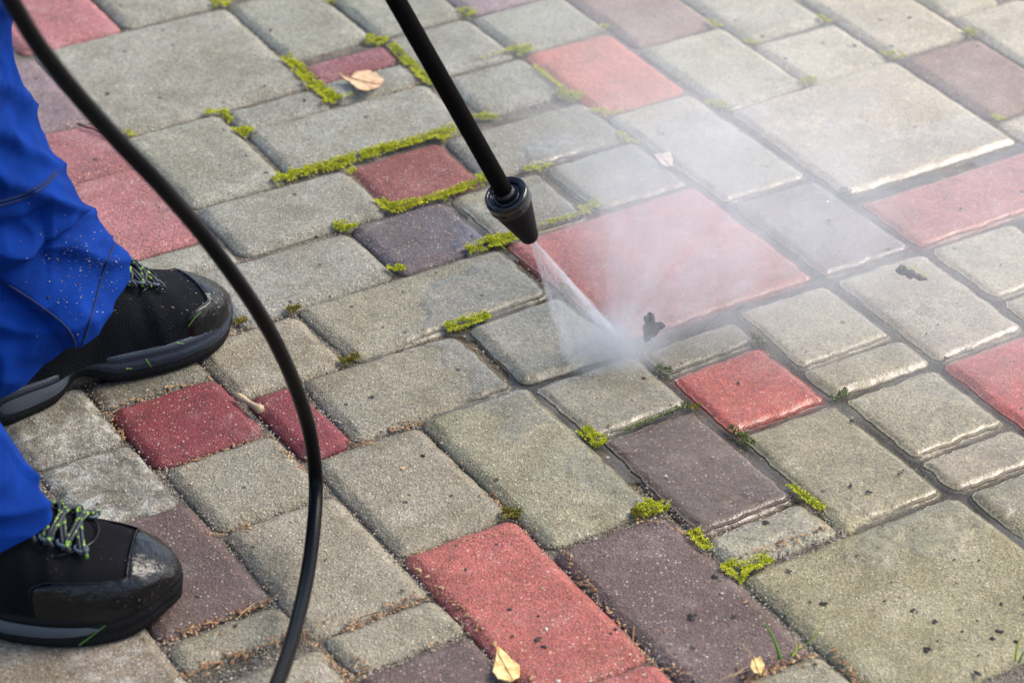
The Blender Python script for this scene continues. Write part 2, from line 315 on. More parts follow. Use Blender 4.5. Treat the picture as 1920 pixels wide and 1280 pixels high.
STONES = [
    ('r3', (1115, -3396, 1266, -3396, 1265, -3150, 1125, -3150), 'dusty pink-red paver cut off by the top edge beside the hose and trouser knee'),
    ('p2', (1049, -3133, 1134, -3139, 1133, -2941, 1053, -2942), 'dull purple paver wedged between the blue trouser leg and the upper hose'),
    ('g1', (1134, -3152, 1411, -3144, 1403, -2884, 1139, -2880), 'large square grey paver at upper left, the hose crossing its left corner'),
    ('g1', (1268, -3291, 1398, -3291, 1400, -3151, 1268, -3151), 'grey paver cut by the top edge, touching the pink-red one at upper left'),
    ('g1', (1411, -3147, 1535, -3147, 1534, -2957, 1410, -2958), 'pale grey oblong paver at the top, above the small dull red half paver'),
    ('g1', (1538, -3143, 1669, -3143, 1668, -2952, 1537, -2953), 'grey oblong paver at the top edge just left of the black lance'),
    ('r2', (1408, -2935, 1535, -2933, 1531, -2882, 1411, -2880), 'small dull red half paver edged with moss beside the tan fallen leaf'),
    ('g1', (1408, -2880, 1532, -2877, 1530, -2815, 1409, -2818), 'narrow grey half paver with the tan fallen leaf lying on it'),
    ('g1', (1273, -2874, 1402, -2874, 1402, -2819, 1277, -2814), 'narrow grey half paver with mossy ends below the large upper left grey square'),
    ('g1', (1278, -2815, 1529, -2813, 1521, -2685, 1274, -2685), 'long grey paver running left from behind the lance above a moss filled joint'),
    ('g1', (1139, -2876, 1269, -2876, 1267, -2679, 1140, -2680), 'grey oblong paver right of the hose with moss at its right corner'),
    ('r3', (1011, -2941, 1134, -2936, 1135, -2808, 1014, -2809), 'dull pink paver with a thin dark twig between blue trousers and hose'),
    ('r3', (1018, -2807, 1136, -2806, 1131, -2611, 1018, -2610), 'longer pink-red paver between the trouser cuff and hose, above the far shoe'),
    ('g1', (1143, -2677, 1338, -2668, 1334, -2550, 1143, -2549), 'grey paver with a moss tuft at its right corner, left of the slate-purple paver'),
    ('g1', (1077, -2543, 1273, -2539, 1275, -2424, 1076, -2416), 'grey paver right of the hose whose left end reaches the toe of the far shoe'),
    ('g1', (1021, -2608, 1133, -2607, 1140, -2544, 1028, -2542), "grey paver mostly hidden behind the far shoe's black toe cap"),
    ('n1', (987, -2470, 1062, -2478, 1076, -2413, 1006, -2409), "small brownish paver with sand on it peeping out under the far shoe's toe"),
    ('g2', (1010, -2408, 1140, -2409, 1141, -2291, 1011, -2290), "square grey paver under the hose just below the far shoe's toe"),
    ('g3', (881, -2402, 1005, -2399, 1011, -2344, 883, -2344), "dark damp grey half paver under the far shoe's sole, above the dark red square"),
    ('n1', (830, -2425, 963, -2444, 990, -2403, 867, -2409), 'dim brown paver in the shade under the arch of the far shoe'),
    ('r1', (884, -2341, 1008, -2342, 1010, -2220, 884, -2219), 'dark crimson square paver left of the hose, below the far shoe'),
    ('r1', (1017, -2285, 1072, -2287, 1078, -2155, 1021, -2152), 'narrow dark crimson half paver crossed by the hose beside the broken twig'),
    ('g4', (773, -2403, 879, -2404, 880, -2283, 775, -2283), 'rough weathered grey paver beside the heel of the far shoe'),
    ('g4', (780, -2281, 882, -2280, 882, -2153, 779, -2157), 'rough mottled grey paver touching the laces side of the near shoe'),
    ('g2', (889, -2216, 1015, -2217, 1014, -2091, 892, -2090), 'square grey-beige paver left of the hose below the dark crimson square'),
    ('p1', (774, -2155, 887, -2150, 889, -1966, 770, -1964), "dark purple paver beside the near shoe's shiny toe"),
    ('g2', (894, -2087, 1019, -2089, 1022, -1895, 892, -1893), 'grey-beige oblong paver under the lower hose, right of the purple paver by the shoe'),
    ('g2', (771, -1958, 890, -1959, 892, -1912, 770, -1911), "narrow grey half paver between the near shoe's purple paver and the bottom hose"),
    ('n2', (516, -2142, 768, -2142, 768, -1888, 516, -1888), 'brownish grey paver under the near shoe at the bottom left corner'),
    ('g2', (775, -1884, 896, -1883, 896, -1798, 775, -1797), 'grey paver at the bottom edge that the lowest end of the hose crosses'),
    ('g2', (900, -1891, 1022, -1892, 1024, -1829, 903, -1830), 'narrow grey half paver in the foreground left of the big red oblong'),
    ('p1', (898, -1821, 1022, -1822, 1022, -1719, 899, -1718), 'purple paver cut by the bottom edge left of the yellow fallen leaf'),
    ('r4', (1025, -1961, 1151, -1961, 1150, -1707, 1025, -1707), 'big pinkish red oblong paver in the foreground with the yellow leaf at its edge'),
    ('p1', (1153, -1892, 1284, -1891, 1282, -1637, 1153, -1637), 'long dark purple paver in the foreground right of the big red oblong'),
    ('r4', (1073, -1705, 1149, -1704, 1150, -1630, 1074, -1629), 'red paver just showing at the bottom edge under the foreground red oblong'),
    ('g2', (1193, -1635, 1287, -1634, 1288, -1546, 1193, -1545), 'grey paver at the bottom edge below the grass tuft'),
    ('o1', (1289, -1767, 1552, -1768, 1555, -1526, 1290, -1526), 'largest olive-grey square paver at lower right with a curved damp stain'),
    ('g5', (1289, -1835, 1413, -1837, 1415, -1773, 1291, -1777), 'narrow half paver smeared with pinkish sand, moss at its left corner'),
    ('o1', (1419, -1962, 1544, -1962, 1545, -1770, 1414, -1769), 'wet olive-grey oblong paver directly above the sandy narrow half paver'),
    ('g6', (1548, -1962, 1676, -1962, 1675, -1834, 1547, -1831), 'wet square beige-grey paver left of the deep red paver on the right edge'),
    ('r5', (1679, -1960, 1842, -1961, 1841, -1800, 1678, -1799), 'deep red wet paver cut by the right edge of the photo'),
    ('g6', (1548, -1830, 1676, -1830, 1676, -1763, 1548, -1764), 'narrow wet half paver at the right, below the deep red right-edge paver'),
    ('o1', (1555, -1761, 1693, -1761, 1694, -1650, 1556, -1649), 'wet olive paver at the right edge beside the largest olive square'),
    ('g6', (1544, -2027, 1679, -2024, 1676, -1963, 1544, -1965), 'narrow wet beige half paver touching the right corner of the small bright red square'),
    ('t1', (1683, -2160, 1810, -2158, 1807, -1965, 1678, -1962), 'wet tan oblong paver with the dark flying moss clump over it'),
    ('t1', (1553, -2165, 1678, -2160, 1677, -2029, 1547, -2027), 'wet tan square paver right of the mist and left of the flying moss clump'),
    ('t1', (1812, -2159, 1940, -2159, 1940, -2030, 1812, -2030), 'wet tan paver at the right edge under the long bright red oblong'),
    ('t1', (1811, -2028, 1932, -2028, 1932, -1963, 1810, -1963), 'small wet tan half paver just showing at the right edge, under another tan paver'),
    ('r6', (1809, -2283, 2105, -2284, 2104, -2162, 1808, -2161), 'long bright red wet paver running off the right edge of the photo'),
    ('t1', (2071, -2354, 2170, -2354, 2169, -2286, 2071, -2286), 'pale tan half paver barely showing at the right edge below the purple-brown corner one'),
    ('t1', (1809, -2551, 2069, -2555, 2067, -2299, 1808, -2301), 'very large tan square paver at upper right, pale with drifting mist'),
    ('b1', (2075, -2552, 2199, -2552, 2199, -2362, 2074, -2362), 'purple-brown paver at the upper right edge, above the very large tan square'),
    ('b2', (1681, -2359, 1804, -2358, 1808, -2166, 1680, -2166), 'greyish purple wet paver veiled by mist, right of the large misty red square'),
    ('r7', (1409, -2417, 1673, -2419, 1674, -2170, 1417, -2169), 'largest pink-red square paver half hidden by white mist right of the nozzle'),
    ('g1', (1669, -2944, 1806, -2942, 1806, -2822, 1669, -2819), 'greenish grey paver at the top just right of the lance, above a red oblong'),
    ('p2', (1670, -3055, 1779, -3055, 1780, -2946, 1672, -2946), 'purple paver barely showing at the top edge near the lance'),
    ('b1', (1809, -2941, 1937, -2940, 1935, -2756, 1808, -2756), 'brown-purple paver at the top edge above the red oblong'),
    ('g1', (1535, -2944, 1665, -2947, 1667, -2818, 1536, -2818), 'grey square paver that the upper lance crosses first'),
    ('g1', (1554, -2810, 1670, -2812, 1669, -2699, 1546, -2695), 'greenish grey square paver right of the lance, left of the upper red oblong'),
    ('r6', (1673, -2815, 1802, -2812, 1800, -2623, 1671, -2623), 'clean orange-red oblong paver at upper middle, right of the lance'),
    ('t2', (1807, -2749, 1936, -2748, 1937, -2557, 1809, -2554), 'pale grey-tan oblong paver right of the upper orange-red oblong'),
    ('t2', (1939, -2861, 2064, -2860, 2064, -2690, 1938, -2689), 'pale tan paver at the top edge right of the brown-purple one'),
    ('t1', (1937, -2683, 2068, -2682, 2068, -2558, 1940, -2554), 'pale tan square paver with one black crumb, above the very large tan square'),
    ('t1', (2073, -2766, 2199, -2766, 2199, -2560, 2072, -2560), 'pale tan oblong paver at the top edge above the purple-brown right paver'),
    ('t1', (2202, -2704, 2292, -2703, 2292, -2612, 2201, -2613), 'tan paver corner showing at the very top near the right corner'),
    ('t1', (2202, -2610, 2321, -2610, 2321, -2425, 2201, -2426), 'tan paver in the extreme upper right corner'),
    ('t2', (1675, -2615, 1798, -2615, 1803, -2362, 1677, -2361), 'long grey-tan misty paver with a pale leaf at its left side'),
    ('g1', (1474, -2668, 1672, -2667, 1668, -2553, 1469, -2554), 'grey oblong paver right of the lance, just above the nozzle collar'),
    ('g5', (1540, -2546, 1672, -2548, 1670, -2419, 1541, -2422), 'greyish square paver above the large misty red square, left of the pale leaf'),
    ('r8', (1339, -2675, 1472, -2677, 1466, -2549, 1338, -2552), 'sunken dull red square paver with moss around it, left of the nozzle'),
    ('g2', (1409, -2545, 1534, -2546, 1530, -2419, 1406, -2422), 'grey square paver directly behind the black nozzle'),
    ('p3', (1277, -2544, 1402, -2545, 1408, -2427, 1277, -2420), 'dark slate-purple square paver left of the nozzle tip'),
    ('g2', (1144, -2418, 1406, -2417, 1404, -2297, 1150, -2289), 'long grey paver with a wet corner, left of the spray cone'),
    ('g2', (1084, -2289, 1273, -2287, 1277, -2157, 1079, -2158), 'grey oblong paver whose right end is covered by a shallow puddle'),
    ('g5', (1285, -2286, 1407, -2291, 1415, -2151, 1281, -2155), 'wet grey square paver under the left half of the spray cone'),
    ('g5', (1283, -2150, 1413, -2150, 1413, -2034, 1289, -2033), "wet grey square paver in front of the spray cone's foot"),
    ('g5', (1415, -2150, 1549, -2151, 1546, -2096, 1416, -2091), 'narrow grey half paver behind the splash, left of the small bright red square'),
    ('r5', (1417, -2090, 1542, -2093, 1541, -1964, 1415, -1966), 'small bright red wet square paver in front of the mist'),
    ('b3', (1292, -2032, 1413, -2030, 1414, -1840, 1290, -1838), 'dark brown wet oblong paver below the small bright red square'),
    ('g2', (1023, -2150, 1150, -2152, 1154, -1966, 1025, -1962), 'dry grey oblong paver right of the hose, olive moss at its lower corner'),
    ('g7', (1153, -2155, 1283, -2156, 1283, -1900, 1155, -1897), 'long damp olive-grey paver with a wavy wet outline, left of the dark brown one'),
]
QUADS = []
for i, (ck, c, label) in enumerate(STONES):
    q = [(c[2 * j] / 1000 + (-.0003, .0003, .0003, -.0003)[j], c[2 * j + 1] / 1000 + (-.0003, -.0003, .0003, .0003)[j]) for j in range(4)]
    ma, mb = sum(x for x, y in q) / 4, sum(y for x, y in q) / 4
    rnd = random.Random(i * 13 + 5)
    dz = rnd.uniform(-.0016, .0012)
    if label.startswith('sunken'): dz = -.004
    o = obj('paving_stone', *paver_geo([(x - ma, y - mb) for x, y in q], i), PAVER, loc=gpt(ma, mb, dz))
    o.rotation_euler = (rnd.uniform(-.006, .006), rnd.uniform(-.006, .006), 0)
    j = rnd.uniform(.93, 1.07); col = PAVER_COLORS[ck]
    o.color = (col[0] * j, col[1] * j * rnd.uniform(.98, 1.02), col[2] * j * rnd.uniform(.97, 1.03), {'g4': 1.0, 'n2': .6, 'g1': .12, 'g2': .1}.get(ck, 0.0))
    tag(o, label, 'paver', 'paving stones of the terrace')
    QUADS.append([Vector((x, y)) for x, y in q])
def depth_in(a, b):
    """how far the point lies inside the nearest paver (negative: in a joint)"""
    best = -1
    for q in QUADS:
        if not (min(v.x for v in q) - .02 < a < max(v.x for v in q) + .02 and min(v.y for v in q) - .02 < b < max(v.y for v in q) + .02): continue
        d = 1
        for i in range(4):
            e = q[(i + 1) % 4] - q[i]; nn = Vector((-e.y, e.x)).normalized()
            d = min(d, nn.dot(Vector((a, b)) - q[i]))
        best = max(best, d)
    return best
def ab(p): return p.dot(GA), p.dot(GB)
# the paving goes on beyond the photo's frame
def pavement():
    pit = .0642; occ = set(); vs, fs = [], []; cols = []
    A0, B0, NA, NB = .25, -4.4, 44, 54
    boxes = [(min(v.x for v in q) - .005, max(v.x for v in q) + .005, min(v.y for v in q) - .005, max(v.y for v in q) + .005) for q in QUADS]
    def free(i, j, w, h):
        if i + w > NA or j + h > NB: return False
        if any((i + x, j + y) in occ for x in range(w) for y in range(h)): return False
        a0, b0 = A0 + i * pit, B0 + j * pit; a1, b1 = a0 + w * pit, b0 + h * pit
        return not any(a0 < q[1] and a1 > q[0] and b0 < q[3] and b1 > q[2] for q in boxes)
    rnd = random.Random(3); pal = ['g1', 'g2', 'g1', 'g5', 'r4', 'p1', 'g2', 'r6', 'b1', 'g2']
    for j in range(NB):
        for i in range(NA):
            sizes = [(2, 3), (2, 2), (2, 4), (2, 1)]; rnd.shuffle(sizes)
            for w, h in sizes + [(2, 2), (2, 1), (1, 2), (1, 1)]:
                if free(i, j, w, h):
                    for x in range(w):
                        for y in range(h): occ.add((i + x, j + y))
                    wa, hb = w * pit - .008, h * pit - .008
                    v, f = paver_geo([(-wa / 2, -hb / 2), (wa / 2, -hb / 2), (wa / 2, hb / 2), (-wa / 2, hb / 2)], 1000 + i * 60 + j)
                    c = gpt(A0 + (i + w / 2) * pit, B0 + (j + h / 2) * pit, rnd.uniform(-.0016, .001))
                    k = len(vs); vs += [p + c for p in v]; fs += [tuple(n + k for n in q) for q in f]
                    break
    return vs, fs
pv = obj('pavement', *pavement(), PAVER); tag(pv, kind='structure'); pv.color = (.230, .215, .16, .1)
# water standing in the joints of the washed part
def joint_water():
    n = 240; idx = {}; vs, fs = [], []
    for j in range(n + 1):
        for i in range(n + 1):
            p = Vector((-.25 + 1.6 * i / n, 1.6 + 2.0 * j / n, 0)); e = (p - WET_C).length + .3 * (noise.noise(p * 9))
            if e < WET_R - .02: idx[i, j] = len(vs); vs.append((p.x, p.y, -.0053))
    for (i, j) in list(idx):
        q = [(i, j), (i + 1, j), (i + 1, j + 1), (i, j + 1)]
        if all(x in idx for x in q): fs.append(tuple(idx[x] for x in q))
    return vs, fs
tag(obj('water', *joint_water(), WATER), kind='structure')

# ------------------------------------------------------------------ the person: legs, trousers, shoes
def fabric(name, col, rough, weave, dist, spec=.3, specks=False, sheen=0.0):
    k = N(name); tc = k.n('TexCoord'); p = tc.outputs['Object']
    v = k.vor(p, weave); c = (*col, 1)
    n = k.noise(p, 30, 3)
    cc = k.mix(k.ramp(n, .3, .75), k.mix(1, c, (.82, .82, .82, 1), 'MULTIPLY'), k.mix(1, c, (1.15, 1.15, 1.12, 1), 'MULTIPLY'))
    if specks:
        s = k.vor(p, 150); x = k.n('SeparateColor'); k.l(s.outputs['Color'], x.inputs[0])
        m = k.math('MULTIPLY', k.math('GREATER_THAN', x.outputs[0], .84), k.ramp(s.outputs['Distance'], .15, .09))
        cc = k.mix(k.math('MULTIPLY', m, .85), cc, k.mix(k.math('GREATER_THAN', x.outputs[1], .55), (.015, .012, .012, 1), (.6, .6, .62, 1)))
    k.l(k.bump(v.outputs['Distance'], dist), k.b.inputs['Normal'])
    k.b.inputs['Specular IOR Level'].default_value = spec; k.b.inputs['Sheen Weight'].default_value = sheen
    return k.set(Base_Color=cc, Roughness=rough)
BLUE = fabric('blue_workwear', (.0013, .027, .195), .85, 1300, .0004, .1, False, .0)
MESHY = fabric('black_mesh', (.008, .009, .012), .75, 640, .0011, .05)
SMOOTH_BLACK = fabric('black_suede', (.008, .008, .010), .8, 1500, .0004, .05)
RUBBER = simple('wet_black_rubber', (.004, .004, .005), .16, .0018, 110, .32)
SOLE = simple('black_sole', (.008, .008, .009), .6, .0012, 260, .1)
MID = simple('dark_blue_grey_foam', (.018, .026, .040), .4, .0006, 500, .4)
MIDG = simple('grey_foam', (.055, .066, .085), .4, .0006, 500)
SKIN = simple('skin', (.45, .26, .18), .5)
def lace_material():
    k = N('flecked_lace'); tc = k.n('TexCoord'); v = k.vor(tc.outputs['Object'], 300)
    s = k.n('SeparateColor'); k.l(v.outputs['Color'], s.inputs[0])
    c = k.mix(k.math('GREATER_THAN', s.outputs[0], .84), (.010, .014, .020, 1), (.18, .32, .03, 1))
    return k.set(Base_Color=c, Roughness=.6)
LACE = lace_material()
LOOP = simple('grey_blue_webbing', (.05, .075, .10), .5)
SEAM = simple('navy_stitching', (.0008, .008, .05), .9)

WM = [(0, .004), (.03, .021), (.1, .033), (.25, .031), (.42, .031), (.55, .038), (.66, .046), (.76, .048), (.86, .043), (.93, .033), (.98, .016), (1, .002)]
WL = [(0, .004), (.03, .021), (.1, .034), (.25, .037), (.42, .043), (.55, .049), (.66, .053), (.76, .052), (.86, .044), (.93, .031), (.98, .013), (1, .002)]
HT = [(0, .095), (.06, .108), (.15, .118), (.28, .128), (.36, .128), (.45, .130), (.56, .118), (.66, .103), (.76, .088), (.86, .074), (.93, .062), (.98, .049), (1, .038)]
ZB = [(0, .003), (.04, 0), (.3, 0), (.38, .005), (.46, .004), (.54, 0), (.82, .0), (.9, .003), (1, .013)]
WM, WL, HT, ZB = [smooth_tab(t, 120) for t in (WM, WL, HT, ZB)]
SL = .32
def make_shoe(person, o, ang, medial, style):
    """medial: +1 when the inner side of the foot is on its +y side"""
    ca, sa = math.cos(ang), math.sin(ang)
    def W(x, y, z): return Vector((o.x + ca * x - sa * y, o.y + sa * x + ca * y, o.z + z))
    root = bpy.data.objects.new('shoe', None); COL.objects.link(root); root.location = W(0, 0, 0); root.parent = person; root.empty_display_size = .05
    base = root.location.copy()
    def put(name, geo, mat, parent=root, smooth=True):
        return obj(name, [Vector(v) - base for v in geo[0]], geo[1], mat, parent, smooth)
    def half(t, side): return 1.08 * interp(WM if side * medial > 0 else WL, t)      # side +1: +y
    def bend(t): return medial * .010 * max(0, (t - .6) / .4) ** 1.5
    def surf(t, phi, off=0.0):
        """upper: phi 0 (at -y sole edge) .. pi (at +y sole edge)"""
        t = min(max(t, .0), 1.0); c, s = math.cos(phi), math.sin(phi)
        side = -1 if c > 0 else 1
        wd = half(t, side); h = interp(HT, t); z0 = .033 + interp(ZB, t) * .6
        ex = interp([(0, .8), (.3, .95), (.5, 1.05), (.72, .85), (1, .75)], t)
        y = -math.copysign(abs(c) ** ex, c) * wd * (1 + .05 * math.sin(2 * phi) ** 2)
        z = z0 + (h - z0) * s ** (.85 if t > .65 else 1.0)
        if phi < .001 or phi > math.pi - .001: z = z0 - .004
        return y + bend(t), z
    def pt(t, phi, off=0.0):
        y, z = surf(t, phi); p = Vector((t * SL, y, z))
        if off:
            e = .01
            y1, z1 = surf(min(t + e, 1), phi); y0, z0 = surf(max(t - e, 0), phi); dt = Vector(((min(t + e, 1) - max(t - e, 0)) * SL, y1 - y0, z1 - z0))
            y1, z1 = surf(t, min(phi + .04, math.pi - .01)); y0, z0 = surf(t, max(phi - .04, .01)); dp = Vector((0, y1 - y0, z1 - z0))
            nn = dt.cross(dp); nn = nn.normalized() if nn.length > 1e-9 else Vector((1, 0, 0))
            if nn.z < 0 and abs(nn.z) > .3 or nn.dot(Vector((.0, y - bend(t), z - .03))) < 0 and t < .9: nn = -nn
            if t >= .9 and nn.dot(Vector((t - .8, (y - bend(t)) * 6, (z - .045) * 4))) < 0: nn = -nn
            p = p + nn * off
        return W(*p)
    ts = [0, .01, .025, .045, .07] + [.1 + .8 * i / 40 for i in range(41)] + [.915, .93, .945, .958, .97, .98, .988, .994, 1.0]
    NP = 40
    def creases(t, phi):
        return .0012 * noise.noise(Vector((t * 26, phi * 2.5, medial))) * (1 if t < .8 else .2) + .0016 * math.sin(t * 75 + math.sin(phi) * 3) * math.exp(-((t - .66) / .07) ** 2)
    rings = [[pt(t, math.pi * j / NP, .0001 + creases(t, math.pi * j / NP)) for j in range(NP + 1)] for t in ts]
    put('upper', loft(rings, closed=False, cap0=False), style['upper'])
    def patch(name, f0, f1, p0, p1, off, mat, nt=18, nphi=34, edge=.0022):
        """a raised panel: t from f0(phi) to f1(phi), with a rounded edge all round"""
        rows = []
        for j in range(nphi + 1):
            v = j / nphi; phi = p0 + (p1 - p0) * v; row = []
            for i in range(nt + 1):
                u = i / nt; t = f0(phi) + (f1(phi) - f0(phi)) * u
                ed = min(u * 8, (1 - u) * 8 if f1(phi) < .995 else 1, v * 10 if p0 > .02 else 1, (1 - v) * 10 if p1 < 3.12 else 1, 1)
                row.append(pt(t, phi, off * math.sqrt(max(ed, 0)) + .0002 - (.0012 if ed <= 0 else 0)))
            rows.append(row)
        return put(name, loft(rows, closed=False), mat)
    # rubber toe cap that runs back along both sides as a rand
    def toe0(phi):
        s = math.sin(phi); lo = style['rand']
        k = min(max((s - .42) / .3, 0), 1); k = k * k * (3 - 2 * k)
        return lo + (style['cap'] - lo) * k
    patch('toe_cap', toe0, lambda p: 1.0, .0, math.pi, .0028, RUBBER, 22, 48)
    # rim where the cap meets the mesh
    rim = [pt(toe0(math.pi * j / 60) + .004, math.pi * j / 60, .0028) for j in range(6, 55)]
    put('toe_cap_rim', tube(rim, .0008, 8), RUBBER)
    # lacing panel over the instep
    fr = style['lace_front']
    patch('eyestay', lambda p: .30, lambda p: fr - .10 * (abs(p - math.pi / 2) / .62) ** 2, math.pi / 2 - .62, math.pi / 2 + .62, .0026, SMOOTH_BLACK, 14, 20)
    edge = [pt(fr + .004 - .10 * (abs(q) / .62) ** 2, math.pi / 2 + q, .003) for q in [-.62 + 1.24 * i / 24 for i in range(25)]]
    put('eyestay_edge', tube(edge, .0011, 8), RUBBER)
    rows = style['rows']
    for i in range(rows):
        t = fr - .035 - i * .048
        for sgn in (-1, 1):
            a = pt(t + .006, math.pi / 2 + sgn * .50, .005); b = pt(t - .016, math.pi / 2 + sgn * .16, .0075); c = pt(t - .034, math.pi / 2 - sgn * .30, .0075); d = pt(t - .042, math.pi / 2 - sgn * .50, .005)
            for dx in (0, .0035):
                q = spline([tuple(a + Vector((dx, 0, 0))), tuple(b + Vector((dx, 0, .001 * (sgn + 1)))), tuple(c + Vector((dx, 0, .001 * (sgn + 1)))), tuple(d)], 14)
                put('lace', tube(q, .0021, 7), LACE)
            l0 = pt(t + .004, math.pi / 2 + sgn * .40, .004)
            lp = [l0 + Vector((math.cos(x) * .006, math.sin(x) * .0048, .0025 * math.sin(x / 2))) for x in (2 * math.pi * i / 12 for i in range(13))]
            put('lace_loop', tube(lp, .0017, 6, False), LOOP)
            l1 = [pt(t + .004 + y * .02, math.pi / 2 + sgn * (.40 + .12 * y), .006 + .003 * math.sin(y * 3.1)) for y in (0, .25, .5, .75, 1)]
            put('lace', tube(l1, .002, 7), LACE)
    # sole
    def outline(grow, t0=0.0):
        pts = []
        st = [0, .006, .015, .03, .05, .075] + [.1 + .8 * i / 34 for i in range(35)] + [.92, .94, .955, .97, .98, .99, .997, 1]
        for t in st: pts.append((t, -1))
        for t in st[::-1][1:-1]: pts.append((t, 1))
        out = []
        for t, sd in pts:
            wdt = half(t, sd); arch = math.exp(-((t - .40) / .075) ** 2) * (.011 if sd * medial > 0 else .003)
            x = t * SL + (grow if t > .97 else -grow if t < .03 else 0) * .8
            out.append((t, x, sd * (wdt + grow - arch) + bend(t), sd, arch))
        return out
    def ring(grow, zf):
        return [W(x, y, zf(t, sd, ar)) for t, x, y, sd, ar in outline(grow)]
    zb = lambda t, sd, ar: interp(ZB, t) + ar * .8
    put('outsole', loft([ring(-.006, lambda t, s, a: zb(t, s, a)), ring(-.001, lambda t, s, a: zb(t, s, a) + .0005), ring(.0022, lambda t, s, a: zb(t, s, a) + .003), ring(.0026, lambda t, s, a: zb(t, s, a) + .0115), ring(.0008, lambda t, s, a: zb(t, s, a) + .0135)], cap0=True), SOLE)
    mz = lambda t: .0345 + interp(ZB, t) * .6 + .010 * math.exp(-((t - .05) / .16) ** 2)
    mid = [ring(.0010, lambda t, s, a: zb(t, s, a) * .9 + .0125), ring(.0036, lambda t, s, a: zb(t, s, a) * .8 + .0145),
           ring(.0040, lambda t, s, a: .55 * (zb(t, s, a) * .8 + .0145) + .45 * mz(t)), ring(.0022, lambda t, s, a: .42 * (zb(t, s, a) * .8 + .0145) + .58 * mz(t)),
           ring(.0032, lambda t, s, a: .3 * (zb(t, s, a) * .8 + .0145) + .7 * mz(t)), ring(.0030, lambda t, s, a: mz(t)), ring(.0005, lambda t, s, a: mz(t) + .0015), ring(-.006, lambda t, s, a: mz(t) + .001)]
    put('midsole', loft(mid), style['mid'])
    # heel insert
    def side_pt(t, sd, f, off):
        z = zb(t, sd, 0) + .012 + (mz(t) - .012) * f
        return W(t * SL, sd * (half(t, sd) + .0042 + off - math.exp(-((t - .40) / .075) ** 2) * (.011 if sd * medial > 0 else .003)) + bend(t), z)
    sd = -1
    for (ta, tb, mt) in style['inserts']:
        rows = []
        for i in range(21):
            u = i / 20; t = ta + (tb - ta) * u; hh = math.sin(math.pi * min(max(u, .0), 1)) ** .5
            rows.append([side_pt(t, sd, .42 + (v - .5) * .66 * hh ** .6, .0012 * math.sin(math.pi * v) * hh + .0002) for v in [j / 8 for j in range(9)]])
        put('sole_insert', loft(rows, closed=False), mt)
    return W, pt

person_loc = Vector((-.62, 2.38, 0))
# body: one continuous mesh (hips and legs), inside the clothes
def body_mesh(A1, A2):
    me = bpy.data.meshes.new('person'); K1, K2 = Vector((-.535, 2.50, .50)), Vector((-.62, 2.22, .50))
    vs = [Vector((-.66, 2.38, .92)), Vector((-.64, 2.47, .86)), K1, A1 + Vector((0, 0, .15)), shoe_pt(H1, ANG1, .075, 0, .085), shoe_pt(H1, ANG1, .16, 0, .07),
          Vector((-.66, 2.28, .86)), K2, A2 + Vector((0, 0, .15)), shoe_pt(H2, ANG2, .075, 0, .085), shoe_pt(H2, ANG2, .16, 0, .07), Vector((-.67, 2.38, 1.04))]
    es = [(0, 1), (1, 2), (2, 3), (3, 4), (4, 5), (0, 6), (6, 7), (7, 8), (8, 9), (9, 10), (0, 11)]
    me.from_pydata([tuple(v - person_loc) for v in vs], es, []); me.update()
    o = bpy.data.objects.new('person', me); COL.objects.link(o); o.location = person_loc; me.materials.append(SKIN)
    m = o.modifiers.new('skin', 'SKIN')
    for i, r in enumerate((.11, .08, .052, .034, .030, .020, .08, .052, .034, .030, .020, .12)): me.skin_vertices[0].data[i].radius = (r, r)
    me.skin_vertices[0].data[0].use_root = True
    o.modifiers.new('sub', 'SUBSURF').levels = 1
    return o
ANG1, ANG2 = R(37), R(-3)
TOE1, TOE2 = at(415, 572, .02), at(335, 1110, .024)
def heel_of(toe, ang): return Vector((toe.x - math.cos(ang) * SL, toe.y - math.sin(ang) * SL, 0))
H1, H2 = heel_of(TOE1, ANG1), heel_of(TOE2, ANG2)
def shoe_pt(h, ang, x, y, z): return Vector((h.x + math.cos(ang) * x - math.sin(ang) * y, h.y + math.sin(ang) * x + math.cos(ang) * y, z))
A1, A2 = shoe_pt(H1, ANG1, .07, 0, 0), shoe_pt(H2, ANG2, .07, 0, 0)
person = body_mesh(A1, A2)
tag(person, 'person in royal blue work trousers and black shoes standing at the left edge', 'person')
def local(vs, parent): return [Vector(v) - parent.location for v in vs]
S1 = dict(upper=MESHY, mid=MID, rand=.77, cap=.865, lace_front=.735, rows=4, inserts=[(.08, .36, MIDG)])
S2 = dict(upper=SMOOTH_BLACK, mid=SOLE, rand=.60, cap=.865, lace_front=.77, rows=5, inserts=[(.02, .80, MIDG)])
make_shoe(person, H1, ANG1, -1, S1)
make_shoe(person, H2, ANG2, 1, S2)
for o in bpy.data.objects:
    if o.name.startswith('shoe') and o.parent == person:
        o.location = o.location - person.location

